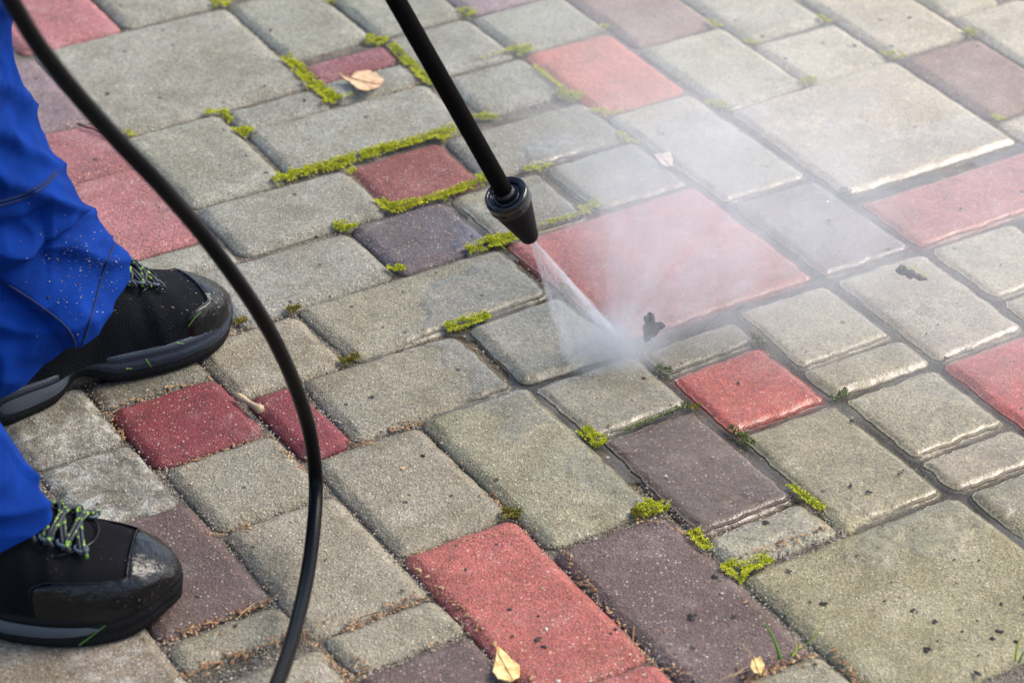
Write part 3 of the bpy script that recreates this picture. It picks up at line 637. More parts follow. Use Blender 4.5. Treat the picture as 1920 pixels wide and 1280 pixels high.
def leg(h, ang, rings, seed, folds=(), n=150):
    """rings: (z_front, z_back, forward shift, x_front, x_back, y_half, lean_x, lean_y) from hem to hip, in shoe directions"""
    out = []; st = spline(rings, 150)
    for i, (zf, zb_, xf, xb, yh, dx, dy) in enumerate(st):
        ring = []; f = i / 149
        for k in range(n):
            a = 2 * math.pi * k / n; c, s = math.cos(a), math.sin(a)
            x = (xf if c > 0 else xb) * c; y = yh * s
            z = (zf + zb_) / 2 + (zf - zb_) / 2 * c
            p = shoe_pt(h, ang, .07 + x, y, z) + Vector((dx, dy, 0))
            ctr = shoe_pt(h, ang, .07, 0, z) + Vector((dx, dy, 0))
            o = (p - ctr); o.z = 0; o = o.normalized()
            wr = noise.noise(Vector((math.cos(a) * 1.3 + seed, math.sin(a) * 1.3, z * 9 + a * .6))) * .013
            wr += (1 - abs(noise.noise(Vector((c * 1.6 + seed, s * 1.6 + z * 6, z * 20))))) ** 3 * .007 - .003
            wr += noise.noise(Vector((c * 4 + seed, s * 4, z * 40))) * .002
            wr += .009 * (1 - abs(math.sin(z * 42 + a * 2.2 + 2 * noise.noise(Vector((c, s, z * 5 + seed)))))) ** 2 * min(max((z - .05) / .1, 0), 1)
            q = p + o * wr * (1 if z > .03 else .5)
            for poly, depth in folds:
                v = q - CAM; x, y = 960 + F_PX * v.dot(RIGHT) / v.dot(FWD), 640 - F_PX * v.dot(UP) / v.dot(FWD)
                if o.dot(v) > 0: continue
                for (x0, y0), (x1, y1) in zip(poly, poly[1:]):
                    if x0 <= x < x1:
                        low = y - (y0 + (y1 - y0) * (x - x0) / (x1 - x0))
                        if low > 0: q = q - o * depth * min(low / 14, 1) * max(0, 1 - low / 190)
            ring.append(q)
        out.append(ring)
    inner = [[p + (sum(r, Vector()) / n - p).normalized() * .003 for p in r] for r in out[:6]]
    return loft(inner[::-1] + out)
LEG1 = [(.118, .045, .130, .085, .084, 0, 0), (.13, .055, .128, .085, .085, 0, 0), (.155, .08, .116, .082, .083, 0, 0), (.185, .12, .098, .078, .077, 0, 0),
        (.212, .16, .084, .074, .07, 0, 0), (.226, .183, .069, .07, .066, 0, 0), (.232, .195, .079, .075, .075, 0, 0), (.255, .225, .076, .076, .076, -.012, 0), (.32, .31, .072, .076, .076, -.027, 0),
        (.42, .42, .075, .08, .080, -.044, 0), (.52, .52, .090, .082, .084, -.04, -.01), (.70, .70, .098, .10, .092, -.09, -.05), (.88, .88, .11, .12, .105, -.14, -.085), (1.0, 1.0, .12, .13, .115, -.16, -.10)]
LEG2 = [(.115, .02, .138, .085, .082, 0, 0), (.13, .04, .133, .085, .084, 0, 0), (.16, .07, .118, .082, .082, 0, 0), (.20, .13, .097, .08, .08, 0, 0),
        (.25, .2, .078, .078, .076, -.02, 0), (.30, .29, .078, .076, .078, -.05, 0), (.40, .40, .08, .08, .080, -.08, .02), (.52, .52, .090, .082, .084, -.08, .05), (.70, .70, .098, .10, .092, -.09, .08),
        (.88, .88, .11, .12, .105, -.10, .11), (1.0, 1.0, .12, .13, .115, -.10, .12)]
FOLD = [(-60, 505), (0, 527), (50, 560), (100, 598), (128, 625), (145, 650)]
g = merge(leg(H1, ANG1, LEG1, 3.1, [(FOLD, .013), ([(-60, 420), (40, 405), (75, 388), (95, 372)], .010)]), leg(H2, ANG2, LEG2, 8.7))
tr = obj('trousers', local(g[0], person), g[1], BLUE, person)

from mathutils.bvhtree import BVHTree
_bvh = BVHTree.FromPolygons([tuple(v) for v in g[0]], g[1])
def on_cloth(px, lift=.0008):
    out = []
    for x, y in spline(px, 40):
        d = (RIGHT * ((x - 960) / F_PX) + UP * (-(y - 640) / F_PX) + FWD).normalized(); h = _bvh.ray_cast(CAM, d)
        if h[0] is not None: out.append(h[0] - d * lift)
    return out
for px in ([(-20, 517), (0, 525), (50, 556), (100, 592), (128, 618), (141, 645), (140, 670), (128, 690)], [(-10, 388), (40, 374), (80, 352), (108, 326)], [(-10, 380), (40, 366), (80, 344), (106, 319)], [(215, 455), (190, 520), (175, 580), (150, 660)]):
    pts = on_cloth(px)
    if len(pts) > 8: obj('seam', *tube([p - person.location for p in pts], .0011, 6), SEAM, tr)

# ------------------------------------------------------------------ pressure washer lance
IMPACT = at(1122, 672)
TIP = along(995, 447, 2.90)
AX = (IMPACT - TIP).normalized()                    # down the lance
LB = simple('black_plastic', (.005, .004, .005), .5, .0003, 300, .08)
TUBEM = simple('matte_black_tube', (.004, .0035, .0035), .7, .0003, 600, .03)
WETP = simple('wet_glossy_black_plastic', (.004, .004, .006), .14, .0012, 130, .5)
NL = .074
TOP = TIP - AX * NL
lance = empty('pressure_washer_lance', TIP, 'black lance of a pressure washer with a conical nozzle pointing down at the pavers', 'pressure washer lance')
def lp(name, geo, mat): return obj(name, local(geo[0], lance), geo[1], mat, lance)
lp('nozzle', lathe([(.0222, .0165), (.0205, .0205), (.0200, .024), (.0105, .066), (.0098, .0705), (.0082, .0735), (.0045, .0738), (.004, .069), (0, .068)], TOP, AX), LB)
lp('nozzle_collar', lathe([(0, .009), (.0098, .009), (.0105, .0045), (.0128, .0035), (.0138, .0055), (.0150, .0075), (.0160, .0045), (.0172, .0020), (.0182, .0035), (.0190, .0008), (.0212, .0004), (.0226, .0022), (.0230, .0055), (.0228, .009), (.0215, .0105), (.0215, .0125), (.0227, .0138), (.0226, .0162), (.0205, .0178)], TOP, AX), WETP)
end = TOP - AX * 1.15
lp('tube', tube([TOP + AX * .02, TOP - AX * .02] + [TOP - AX * (.02 + 1.13 * i / 12) for i in range(1, 13)], .0092, 28), TUBEM)
lp('tube_socket', lathe([(.0092, -.004), (.0112, -.001), (.0116, .004), (.0108, .010)], TOP, AX), WETP)

# ------------------------------------------------------------------ hose
HOSE = [(-60, -150, 2.08), (-20, -70, 2.11), (20, 0, 2.15), (75, 90, 2.2), (150, 185, 2.26), (228, 272, 2.32), (300, 347, 2.37), (368, 425, 2.43), (428, 503, 2.48), (478, 575, 2.53), (520, 648, 2.59), (556, 730, 2.66), (581, 812, 2.72),
        (592, 900, 2.76), (588, 990, 2.74), (573, 1095, 2.68), (546, 1205, 2.58), (518, 1285, 2.49), (480, 1370, 2.40), (430, 1450, 2.30)]
hp = spline([tuple(along(*q)) for q in HOSE], 140)
HOSEM = simple('black_rubber_hose', (.0020, .0024, .0034), .3, .00015, 260, .08)
hose = obj('hose', *tube(hp, .0070, 20), HOSEM)
tag(hose, 'black rubber hose curving down in front of the blue trousers to the bottom edge', 'hose')

# ------------------------------------------------------------------ moss in the joints
MOSSY = [  # photo polyline, half width in mm, density 0..1
    ([(534, 110), (550, 118), (572, 148), (590, 160), (612, 178), (630, 190)], 9, 1), ([(600, 196), (655, 180)], 5, .8), ([(688, 72), (724, 80)], 10, 1), ([(862, 20), (888, 28)], 8, .8),
    ([(738, 88), (768, 122), (800, 150)], 7, 1), ([(788, 142), (815, 155)], 10, 1), ([(388, 213), (424, 209)], 7, 1), ([(420, 212), (432, 228)], 4, .8), ([(446, 240), (470, 250)], 9, 1),
    ([(512, 338), (548, 328)], 9, 1), ([(545, 328), (600, 316), (660, 298), (720, 280), (780, 266), (850, 243)], 8, 1), ([(642, 312), (662, 326)], 6, 1), ([(890, 218), (930, 218)], 6, 1), ([(818, 262), (842, 257)], 7, 1),
    ([(712, 378), (730, 394), (742, 388)], 8, 1), ([(735, 390), (800, 378), (850, 362), (890, 345)], 7, 1), ([(895, 340), (920, 330)], 9, 1), ([(628, 424), (668, 426)], 7, 1), ([(728, 507), (758, 506)], 6, .9),
    ([(878, 470), (915, 457)], 7, 1), ([(915, 458), (962, 446)], 13, 1), ([(1008, 420), (1050, 410), (1100, 396)], 9, 1), ([(1090, 392), (1128, 384)], 8, .9), ([(985, 320), (1032, 312)], 8, .9),
    ([(955, 96), (1000, 94)], 9, 1), ([(868, 118), (955, 98)], 4, .8), ([(1005, 128), (1060, 172)], 5, .9), ([(1050, 172), (1088, 185)], 10, 1), ([(1110, 210), (1165, 213)], 6, .7), ([(1160, 252), (1192, 272)], 6, .7),
    ([(838, 616), (872, 607), (916, 594)], 8, 1), ([(1095, 808), (1130, 834)], 9, 1), ([(1372, 806), (1412, 836)], 7, .5), ([(1195, 960), (1218, 945), (1250, 955)], 9, 1), ([(1300, 998), (1326, 1030)], 7, 1),
    ([(1358, 1062), (1402, 1078)], 13, 1), ([(1400, 1068), (1442, 1048)], 8, 1), ([(1484, 914), (1540, 956)], 5, .7), ([(402, 4), (428, 12)], 8, 1), ([(612, 0), (622, 6)], 6, 1), ([(1060, 262), (1030, 285)], 4, .2),
    ([(1122, 52), (1140, 52)], 5, .7), ([(1330, 42), (1350, 52)], 6, .7), ([(1395, 78), (1422, 84)], 7, .8), ([(1536, 34), (1556, 42)], 6, .8), ([(1502, 155), (1530, 152)], 7, .7), ([(1650, 104), (1694, 104)], 6, .6),
    ([(1808, 58), (1830, 66)], 7, .8), ([(1325, 190), (1360, 202)], 6, .6), ([(1575, 360), (1610, 374)], 8, .5), ([(1866, 218), (1880, 228)], 7, .7), ([(1560, 745), (1590, 738)], 6, .5), ([(1232, 690), (1258, 700)], 7, .5),
    ([(1050, 540), (1075, 560)], 7, .5), ([(1405, 632), (1430, 645)], 6, .5), ([(1180, 810), (1285, 760)], 5, .35), ([(1395, 575), (1380, 590)], 5, .5), ([(1128, 470), (960, 455)], 3, .0), ([(240, 250), (250, 256)], 5, .8),
]
WASHED = [m for m in MOSSY if m[2] < .55]; MOSSY = [m for m in MOSSY if m[2] >= .55]
OLD_MOSS = [([(638, 678), (670, 670)], 7, 1), ([(540, 583), (562, 578)], 6, 1), ([(440, 606), (462, 604)], 5, 1), ([(943, 962), (974, 966)], 9, 1), ([(1185, 966), (1206, 960)], 6, .8), ([(1292, 770), (1308, 760)], 5, .5)]
def moss(segs, seed):
    rnd = random.Random(seed); vs, fs = [], []
    for px, hw, den in segs:
        P = [at(x, y, -.002) for x, y in px]; hw *= .001
        for i in range(len(P) - 1):
            L = (P[i + 1] - P[i]).length; d = (P[i + 1] - P[i]).normalized(); s = Vector((-d.y, d.x, 0))
            for _ in range(int(L * (2 * hw) * 760000 * den) + int(24 * den)):
                u, v = rnd.uniform(-.06, 1.06), rnd.gauss(0, .5)
                if abs(v) > 1.25: continue
                c = P[i] + d * L * u + s * v * hw
                cl = noise.noise(Vector((c.x * 90, c.y * 90, seed)))
                if cl < -.42: continue
                dep = depth_in(*ab(c))
                if dep > .0085: continue
                top = -.0048 + .0050 * (1 - min(v * v, 1)) * (.6 + cl * .8) * (hw / .008) ** .5
                c.z = max(top, -.005 + (.004 if dep > 0 else 0) + max(dep, 0) * .35) + rnd.uniform(0, .001)
                for b in range(5):
                    a = rnd.uniform(0, 6.283); el = rnd.uniform(.25, 1.3); ln = rnd.uniform(.0011, .0024)
                    t = Vector((math.cos(a) * math.cos(el), math.sin(a) * math.cos(el), math.sin(el))) * ln
                    q = Vector((-math.sin(a), math.cos(a), 0)) * .00055
                    k = len(vs); vs += [c - q, c + q, c + t * .6 + q * 1.1, c + t, c + t * .6 - q * 1.1]; fs.append((k, k + 1, k + 2, k + 3, k + 4))
    return vs, fs
tag(obj('moss', *moss(MOSSY, 1), MOSS, smooth=False), 'bright yellow green moss filling joints between the pavers', 'moss', kind='stuff')
tag(obj('washed_moss', *moss(WASHED, 3), MOSS_WET, smooth=False), 'dark soaked moss left in the washed joints', 'moss', kind='stuff')
tag(obj('withered_moss', *moss(OLD_MOSS, 2), MOSS_OLD, smooth=False), 'small olive brown moss cushions in the drier joints', 'moss', kind='stuff')

# ------------------------------------------------------------------ loose grit, litter and crumbs
TET = [(1, 1, 1), (-1, -1, 1), (-1, 1, -1), (1, -1, -1)]
OCT = [(1, 0, 0), (0, 1, 0), (-1, 0, 0), (0, -1, 0), (0, 0, 1), (0, 0, -1)]; OCF = [(0, 1, 4), (1, 2, 4), (2, 3, 4), (3, 0, 4), (1, 0, 5), (2, 1, 5), (3, 2, 5), (0, 3, 5)]
def bit(vs, fs, c, size, rnd, stretch=1.0, flat=1.0):
    a = rnd.uniform(0, 6.283); ca, sa = math.cos(a), math.sin(a); k = len(vs)
    for x, y, z in OCT:
        x, y, z = x * size * stretch * rnd.uniform(.7, 1.3), y * size * rnd.uniform(.7, 1.3), z * size * flat * rnd.uniform(.6, 1.2)
        vs.append(c + Vector((ca * x - sa * y, sa * x + ca * y, z)))
    fs += [tuple(i + k for i in f) for f in OCF]
def wetness(p): return (p - WET_C).length + .3 * noise.noise(p * 9) < WET_R
def grains(n, seed, smin, smax, stretch, wet_ok, dmin=-.02, dmax=.004):
    rnd = random.Random(seed); vs, fs = [], []; tries = 0
    while n > 0 and tries < 400000:
        tries += 1
        p = at(rnd.uniform(-40, 1960), rnd.uniform(-40, 1330) if rnd.random() < .35 else rnd.uniform(520, 1330))
        if not wet_ok and wetness(p) and rnd.random() < .97: continue
        d = depth_in(*ab(p))
        if not dmin < d < dmax: continue
        if noise.noise(p * 22 + Vector((seed, 0, 0))) < -.05 and rnd.random() < .75: continue
        p.z = -.0070 + max(d, 0) * .62 + rnd.uniform(0, .0015)
        bit(vs, fs, p, rnd.uniform(smin, smax), rnd, stretch * rnd.uniform(.7, 1.3) if stretch > 1 else 1, .7); n -= 1
    return vs, fs
tag(obj('sand_grains', *grains(6500, 11, .0005, .0015, 1, False), GRAIN, smooth=False), 'tan and grey sand grains lying in the joints', 'sand', kind='stuff')
def crumbs(n, seed, smin, smax, region, mat_stretch=1.3):
    rnd = random.Random(seed); vs, fs = [], []
    for _ in range(n):
        p = at(rnd.uniform(*region[:2]), rnd.uniform(*region[2:]))
        p.z = .0004; bit(vs, fs, p, rnd.uniform(smin, smax) * (rnd.random() ** 2 * 1.6 + .5), rnd, rnd.uniform(1, 1.8), .6)
    return vs, fs
LITTER_LINES = [([(640, 1176), (700, 1152), (795, 1112)], 7, 1), ([(330, 1264), (400, 1238), (560, 1180)], 7, 1), ([(300, 1197), (400, 1158), (505, 1120)], 5, .8), ([(425, 988), (470, 986)], 6, .8), ([(690, 1238), (640, 1256)], 9, 1),
    ([(1395, 1272), (1480, 1240), (1530, 1225)], 11, 1), ([(1560, 1215), (1610, 1275)], 6, .8), ([(728, 800), (795, 786)], 5, .8), ([(920, 920), (948, 955)], 5, .7), ([(650, 824), (700, 832)], 5, .5), ([(345, 868), (410, 845)], 4, .6),
    ([(1040, 1020), (1240, 1250)], 4, .35), ([(760, 1035), (1000, 1280)], 4, .3), ([(380, 1000), (420, 990)], 6, .6), ([(1190, 968), (1300, 1000)], 4, .5), ([(1380, 1050), (1560, 985)], 6, .45), ([(1240, 1240), (1290, 1262)], 8, .6), ([(560, 1178), (600, 1210), (660, 1280)], 6, .7),
    ([(205, 760), (395, 700)], 5, .5), ([(500, 812), (600, 900)], 5, .4), ([(1020, 985), (780, 1035)], 4, .4), ([(400, 840), (500, 812)], 4, .4), ([(170, 720), (235, 820)], 5, .4), ([(1000, 318), (990, 330)], 5, .3), ([(745, 165), (790, 152)], 6, .4)]
def litter():
    rnd = random.Random(5); vs, fs = [], []
    for px, hw, den in LITTER_LINES:
        P = [at(x, y) for x, y in px]
        for i in range(len(P) - 1):
            L = (P[i + 1] - P[i]).length; d = (P[i + 1] - P[i]).normalized(); s = Vector((-d.y, d.x, 0))
            for _ in range(int(L * 950 * den)):
                c = P[i] + d * L * rnd.random() + s * rnd.gauss(0, .5) * hw * .001
                dep = depth_in(*ab(c)); c.z = -.0055 + min(max(dep, 0), .009) * .6 + rnd.uniform(0, .003) * den
                bit(vs, fs, c, rnd.uniform(.0007, .0018), rnd, rnd.uniform(1, 2.6), .6)
                if rnd.random() < .05 * den:                                  # a thin straw
                    a = rnd.uniform(-.6, .6); e = (d * math.cos(a) + s * math.sin(a)) * rnd.uniform(.012, .03)
                    t = tube([c - e / 2, c + Vector((0, 0, .002)), c + e / 2 + Vector((0, 0, rnd.uniform(0, .004)))], .0005, 5)
                    k = len(vs); vs += t[0]; fs += [tuple(j + k for j in q) for q in t[1]]
    return vs, fs
tag(obj('plant_litter', *merge(litter(), crumbs(140, 51, .0005, .0012, (180, 1350, 700, 1290)), crumbs(60, 52, .0005, .0013, (1050, 1500, 980, 1290))), LITTER, smooth=False), 'orange brown seed husks and straw bits caught in the joints', 'litter', kind='stuff')
tag(obj('soil_crumbs', *merge(crumbs(130, 21, .0006, .0014, (150, 1950, 450, 1300)), crumbs(50, 22, .0009, .0022, (300, 1900, 20, 500)), crumbs(45, 23, .0008, .002, (1350, 1950, 930, 1280))), CRUMB, smooth=False), 'dark soil crumbs scattered over the pavers', 'soil', kind='stuff')
tag(obj('grit', *merge(crumbs(420, 31, .0004, .0011, (150, 1500, 560, 1300)), crumbs(120, 32, .0004, .0010, (150, 1100, 0, 560))), GRAIN, smooth=False), 'pale grit and seed crumbs scattered over the pavers', 'grit', kind='stuff')
def crumb_spots():
    rnd = random.Random(9); vs, fs = [], []
    for x, y, r in ((307, 57, 4), (203, 176, 4.5), (571, 190, 3.5), (418, 243, 2.6), (1602, 87, 4.5), (1796, 180, 4.5), (1770, 672, 5), (757, 1107, 3), (955, 1143, 3.5), (873, 1067, 2.5), (960, 1195, 2.6), (1755, 1165, 4), (1738, 1216, 4.5), (1875, 1184, 4),
                    (1295, 1156, 5), (1378, 1156, 3.6), (1340, 1082, 4), (1477, 1070, 3), (1545, 1131, 5), (1690, 885, 3.2), (1630, 922, 4), (1598, 908, 3.6), (898, 815, 3), (868, 812, 3), (696, 744, 3), (398, 788, 3.4), (1010, 1200, 5), (1020, 1213, 4), (1716, 1146, 4)):
        p = at(x, y); p.z = .0006
        for _ in range(4): bit(vs, fs, p + Vector((rnd.gauss(0, .0016), rnd.gauss(0, .0016), 0)), r * .00045 * rnd.uniform(.6, 1.2), rnd, 1.5, .6)
    return vs, fs
tag(obj('soil_clumps', *crumb_spots(), CRUMB, smooth=False), 'larger black soil specks lying singly on pavers', 'soil', kind='stuff')

# ------------------------------------------------------------------ leaves, twigs, grass
def leaf_mat(name, col, col2):
    k = N(name); tc = k.n('TexCoord'); n = k.noise(tc.outputs['Object'], 120, 4)
    k.l(k.bump(k.noise(tc.outputs['Object'], 300, 2), .0008), k.b.inputs['Normal'])
    k.b.inputs['Subsurface Weight'].default_value = .15; k.b.inputs['Subsurface Radius'].default_value = (.003, .002, .001)
    return k.set(Base_Color=k.mix(k.ramp(n, .42, .68), (*col, 1), (*col2, 1)), Roughness=.6)
def leaf(px, base_z, curl, mat, label, seed):
    P = [at(x, y, base_z) for x, y in px]; ctr = sum(P, Vector()) / len(P); n = len(P)
    Pc = P + [P[0]]; cl = []
    for i in range(n):
        for j in range(6): cl.append(tuple(Pc[i].lerp(Pc[i + 1], j / 6)))
    rings = []; rnd = random.Random(seed); size = max((Vector(p) - ctr).length for p in cl)
    for f in (.02, .25, .5, .75, .92, 1):
        ring = []
        for p in cl:
            v = (Vector(p) - ctr) * f; r = v.length / size
            z = curl * r * r * (.6 + .7 * noise.noise(Vector((v.x * 60, v.y * 60, seed)))) + .0012 * noise.noise(Vector((v.x * 160, v.y * 160, seed + 3)))
            if f == 1: v = v * (1 + .05 * noise.noise(Vector((v.x * 700, v.y * 700, seed))))
            ring.append(v + Vector((0, 0, z)))
        rings.append(ring)
    o = obj('leaf', *loft(rings, cap0=True), mat, loc=ctr + Vector((0, 0, .001)))
    m = o.modifiers.new('thickness', 'SOLIDIFY'); m.thickness = .0006
    ax = max(cl, key=lambda p: (Vector(p) - ctr).length); a = Vector(ax) - ctr
    ve = [a * t + Vector((0, 0, curl * t * t * .5 + .0008)) for t in (-.8, -.4, 0, .4, .8, 1.25)]
    obj('midrib', *tube(ve, .0005, 6), mat, o)
    return tag(o, label, 'leaf')
TANL = leaf_mat('tan_dry_leaf', (.62, .42, .24), (.50, .27, .12)); YEL = leaf_mat('yellow_dry_leaf', (.80, .58, .24), (.62, .34, .10)); PALE = leaf_mat('pale_wet_leaf', (.62, .48, .36), (.5, .33, .22))
leaf([(633, 143), (655, 149), (668, 138), (690, 136), (705, 141), (719, 152), (712, 165), (700, 172), (682, 175), (668, 168), (655, 156)], .006, .007, TANL, 'tan withered leaf lying on a narrow grey half paver by the small dull red one', 1)
leaf([(931, 1219), (950, 1228), (962, 1240), (974, 1249), (974, 1270), (960, 1279), (935, 1276), (923, 1262), (929, 1240)], .005, .005, YEL, 'pale yellow leaf leaning on the left edge of the foreground red paver', 2)
leaf([(1226, 291), (1242, 290), (1256, 288), (1262, 300), (1260, 316), (1250, 314), (1240, 310), (1233, 300)], .003, .002, PALE, 'small pale wet leaf on a misty grey-tan paver right of the nozzle', 3)
leaf([(1410, 1238), (1425, 1235), (1433, 1248), (1425, 1268), (1414, 1263), (1407, 1250)], .006, .004, YEL, 'tiny yellow leaf caught in the dry grass tuft at the bottom', 4)
WOOD = simple('pale_twig', (.46, .33, .20), .7, .0015, 300); DARKW = simple('dark_twig', (.03, .02, .018), .8)
tw = spline([tuple(at(x, y, .004)) for x, y in ((444, 741), (458, 749), (474, 759), (490, 768))], 16)
t = obj('twig', *tube(tw, lambda f: .0034 + .0006 * math.sin(f * 9) + (.0009 if f > .85 else 0), 10), WOOD); tag(t, 'short pale broken twig lying between two dark crimson pavers', 'twig')
tw2 = spline([tuple(at(x, y, .004)) for x, y in ((146, 232), (160, 238), (176, 242), (204, 254))], 16)
t = obj('twig', *tube(tw2, lambda f: .0016 - .0006 * f, 8), DARKW); tag(t, 'thin dark twig lying on a dull pink paver beside the blue trousers', 'twig')
GREEN = simple('grass_green', (.10, .26, .03), .5); DRYG = simple('dry_grass', (.50, .36, .16), .7); YG = simple('yellow_green_grass', (.34, .42, .06), .5)
def blade(pts, wd, mat, parent):
    P = [Vector(p) for p in spline([tuple(at(*q)) for q in pts], 12)]; rings = []
    for i, p in enumerate(P):
        f = i / 11; s = RIGHT * wd * (1 - f) ** .6 + RIGHT * .0002; up = FWD * -.0004
        rings.append([p - s, p + up, p + s, p - up])
    g = loft(rings, True, True)
    return obj('blade', local(g[0], parent) if parent else g[0], g[1], mat, parent)
gt = empty('grass_tuft', at(1465, 1235, -.006), 'tuft of green and dry grass blades growing from the joint at bottom right', 'grass tuft')
for pts, wd, mt in (([(1464, 1238, -.005), (1452, 1200, .02), (1431, 1163, .045)], .0016, GREEN), ([(1482, 1226, -.004), (1515, 1205, .012), (1552, 1163, .035)], .0014, YG), ([(1428, 1250, -.004), (1412, 1230, .01), (1388, 1204, .03)], .0006, DRYG),
                    ([(1490, 1226, 0), (1492, 1205, .01), (1488, 1180, .025)], .0007, DRYG), ([(1410, 1254, 0), (1380, 1262, .004), (1347, 1275, .003)], .0012, DRYG), ([(1440, 1240, 0), (1400, 1250, .006), (1372, 1270, .006)], .0009, DRYG), ([(1485, 1230, 0), (1497, 1212, .006), (1500, 1204, .012)], .0012, YG)):
    blade(pts, wd, mt, gt)
gb = empty('grass_tuft', at(1905, 1238, -.006), 'two thin grass blades at the right edge below the largest olive paver', 'grass tuft')
blade([(1904, 1240, -.005), (1907, 1212, .012), (1917, 1184, .03)], .0012, YG, gb); blade([(1910, 1242, -.005), (1918, 1225, .01), (1930, 1205, .02)], .0010, GREEN, gb)

# ------------------------------------------------------------------ grit, drops and grass clippings stuck to the clothes
def body_bvh():
    vs, fs = [], []
    bpy.context.view_layer.update()
    for o in person.children_recursive:
        if o.type == 'MESH' and o.name.split('.')[0] in ('trousers', 'upper', 'toe_cap', 'midsole', 'outsole'):
            k = len(vs); M = o.matrix_world; vs += [M @ v.co for v in o.data.vertices]; fs += [tuple(i + k for i in f.vertices) for f in o.data.polygons]
    return BVHTree.FromPolygons(vs, fs)
BV = body_bvh()
def hit(x, y):
    d = (RIGHT * ((x - 960) / F_PX) + UP * (-(y - 640) / F_PX) + FWD).normalized(); h = BV.ray_cast(CAM, d)
    return (h[0], h[1] if h[1].dot(d) < 0 else -h[1]) if h[0] is not None and (h[0] - CAM).length < 3.2 else None
def stuck(n, boxes, smin, smax, seed):
    rnd = random.Random(seed); vs, fs = [], []
    for _ in range(n):
        x0, x1, y0, y1 = rnd.choice(boxes); h = hit(rnd.triangular(x0, x1), rnd.triangular(y0, y1))
        if h and h[0].z > .004: bit(vs, fs, h[0] + h[1] * .0003, rnd.uniform(smin, smax) * (.5 + 1.3 * rnd.random() ** 3), rnd, rnd.uniform(1, 2), .7)
    return vs, fs
tag(obj('pale_grit', *stuck(260, [(60, 250, 400, 560), (100, 250, 430, 600), (20, 240, 350, 650), (250, 430, 470, 620)], .0003, .0007, 41), GRAIN, smooth=False), 'pale grit specks splashed on the blue trouser leg and far shoe', 'grit', kind='stuff')
tag(obj('mud_specks', *stuck(110, [(60, 250, 400, 560), (20, 240, 350, 650), (0, 330, 980, 1200)], .0005, .0012, 42), CRUMB, smooth=False), 'dark mud specks splashed on the blue trouser leg', 'mud', kind='stuff')
DROP = N('water_drop'); DROP.b.inputs['Transmission Weight'].default_value = 1; DROP.b.inputs['IOR'].default_value = 1.33; DROP = DROP.set(Base_Color=(1, 1, 1, 1), Roughness=.02)
def drops_on(n, boxes, seed):
    rnd = random.Random(seed); vs, fs = [], []
    for _ in range(n):
        x0, x1, y0, y1 = rnd.choice(boxes); h = hit(rnd.uniform(x0, x1), rnd.uniform(y0, y1))
        if not h or h[0].z < .02: continue
        nn = h[1]; a = nn.orthogonal().normalized(); b = nn.cross(a); r = rnd.uniform(.0006, .0016) * (.6 + rnd.random()); e = rnd.uniform(.8, 1.5)
        g = loft([[h[0] + nn * r * .55 * z + (a * math.cos(t) * e + b * math.sin(t)) * r * s for t in (6.2832 * i / 10 for i in range(10))] for s, z in ((1, -.2), (.95, .3), (.7, .7), (.35, .95), (.05, 1.0))], True, True)
        k = len(vs); vs += g[0]; fs += [tuple(i + k for i in q) for q in g[1]]
    return vs, fs
tag(obj('shoe_drops', *drops_on(150, [(360, 432, 470, 600), (380, 430, 480, 560), (230, 340, 1040, 1170), (300, 420, 480, 640)], 43), DROP), 'water drops beading on the black toe caps', 'water drops', kind='stuff')
def clips():
    rnd = random.Random(44); vs, fs = [], []
    for px in ([(352, 612), (364, 596), (376, 584)], [(273, 673), (279, 681), (284, 688)], [(236, 690), (248, 690)], [(330, 643), (345, 644)], [(148, 1208), (170, 1192), (197, 1172)], [(84, 1214), (105, 1211), (128, 1212)], [(100, 1220), (112, 1216)], [(165, 1216), (178, 1210)]):
        P = [hit(*q) for q in px]
        if any(p is None for p in P): continue
        g = tube(spline([tuple(h[0] + h[1] * .0008) for h in P], 8), lambda f: .0005 * (1 - f) + .0002, 5); k = len(vs); vs += g[0]; fs += [tuple(i + k for i in q) for q in g[1]]
    return vs, fs
tag(obj('grass_clippings', *clips(), GREEN), 'green grass clippings stuck to the soles of the shoes', 'grass', kind='stuff')

# ------------------------------------------------------------------ clods thrown up by the jet
def clod(ctr, lobes, seed):
    """one lumpy clod: an icosphere pulled out towards each lobe"""
    bm = bmesh.new(); bmesh.ops.create_icosphere(bm, subdivisions=5, radius=1)
    for v in bm.verts:
        d = v.co.normalized(); r = 0
        for (lx, ly, lz, s) in lobes:
            L = Vector((lx, ly, lz)); b = d.dot(L); disc = b * b - L.length_squared + s * s
            if disc > 0: r = max(r, b + math.sqrt(disc))
        r = max(r, .002); r *= 1 +  .26 * noise.noise(d * 3.1 + Vector((seed, 0, 0))) + .16 * noise.noise(d * 8 + Vector((seed, 2, 0))) + .10 * noise.noise(d * 20)
        v.co = d * r
    for _ in range(2): bmesh.ops.smooth_vert(bm, verts=bm.verts, factor=.4, use_axis_x=True, use_axis_y=True, use_axis_z=True)
    me = bpy.data.meshes.new('clod'); bm.to_mesh(me); bm.free(); return me
k = N('wet_soil_clod'); tc = k.n('TexCoord'); n1 = k.noise(tc.outputs['Object'], 260, 4)
k.l(k.bump(n1, .002), k.b.inputs['Normal'])
CLOD = k.set(Base_Color=k.mix(n1, (.012, .012, .013, 1), (.06, .058, .056, 1)), Roughness=.75)
c1 = at(1221, 616, .022)
o = link('soil_clod', clod(c1, [(0, 0, 0, .0088), (-.002, .002, .011, .0062), (.010, 0, .003, .0042), (-.004, -.002, -.010, .0045)], 2), CLOD, loc=c1); tag(o, 'dark grey wet clod of dirt flung up where the water jet hits', 'clod')
c2 = at(1708, 514, .035)
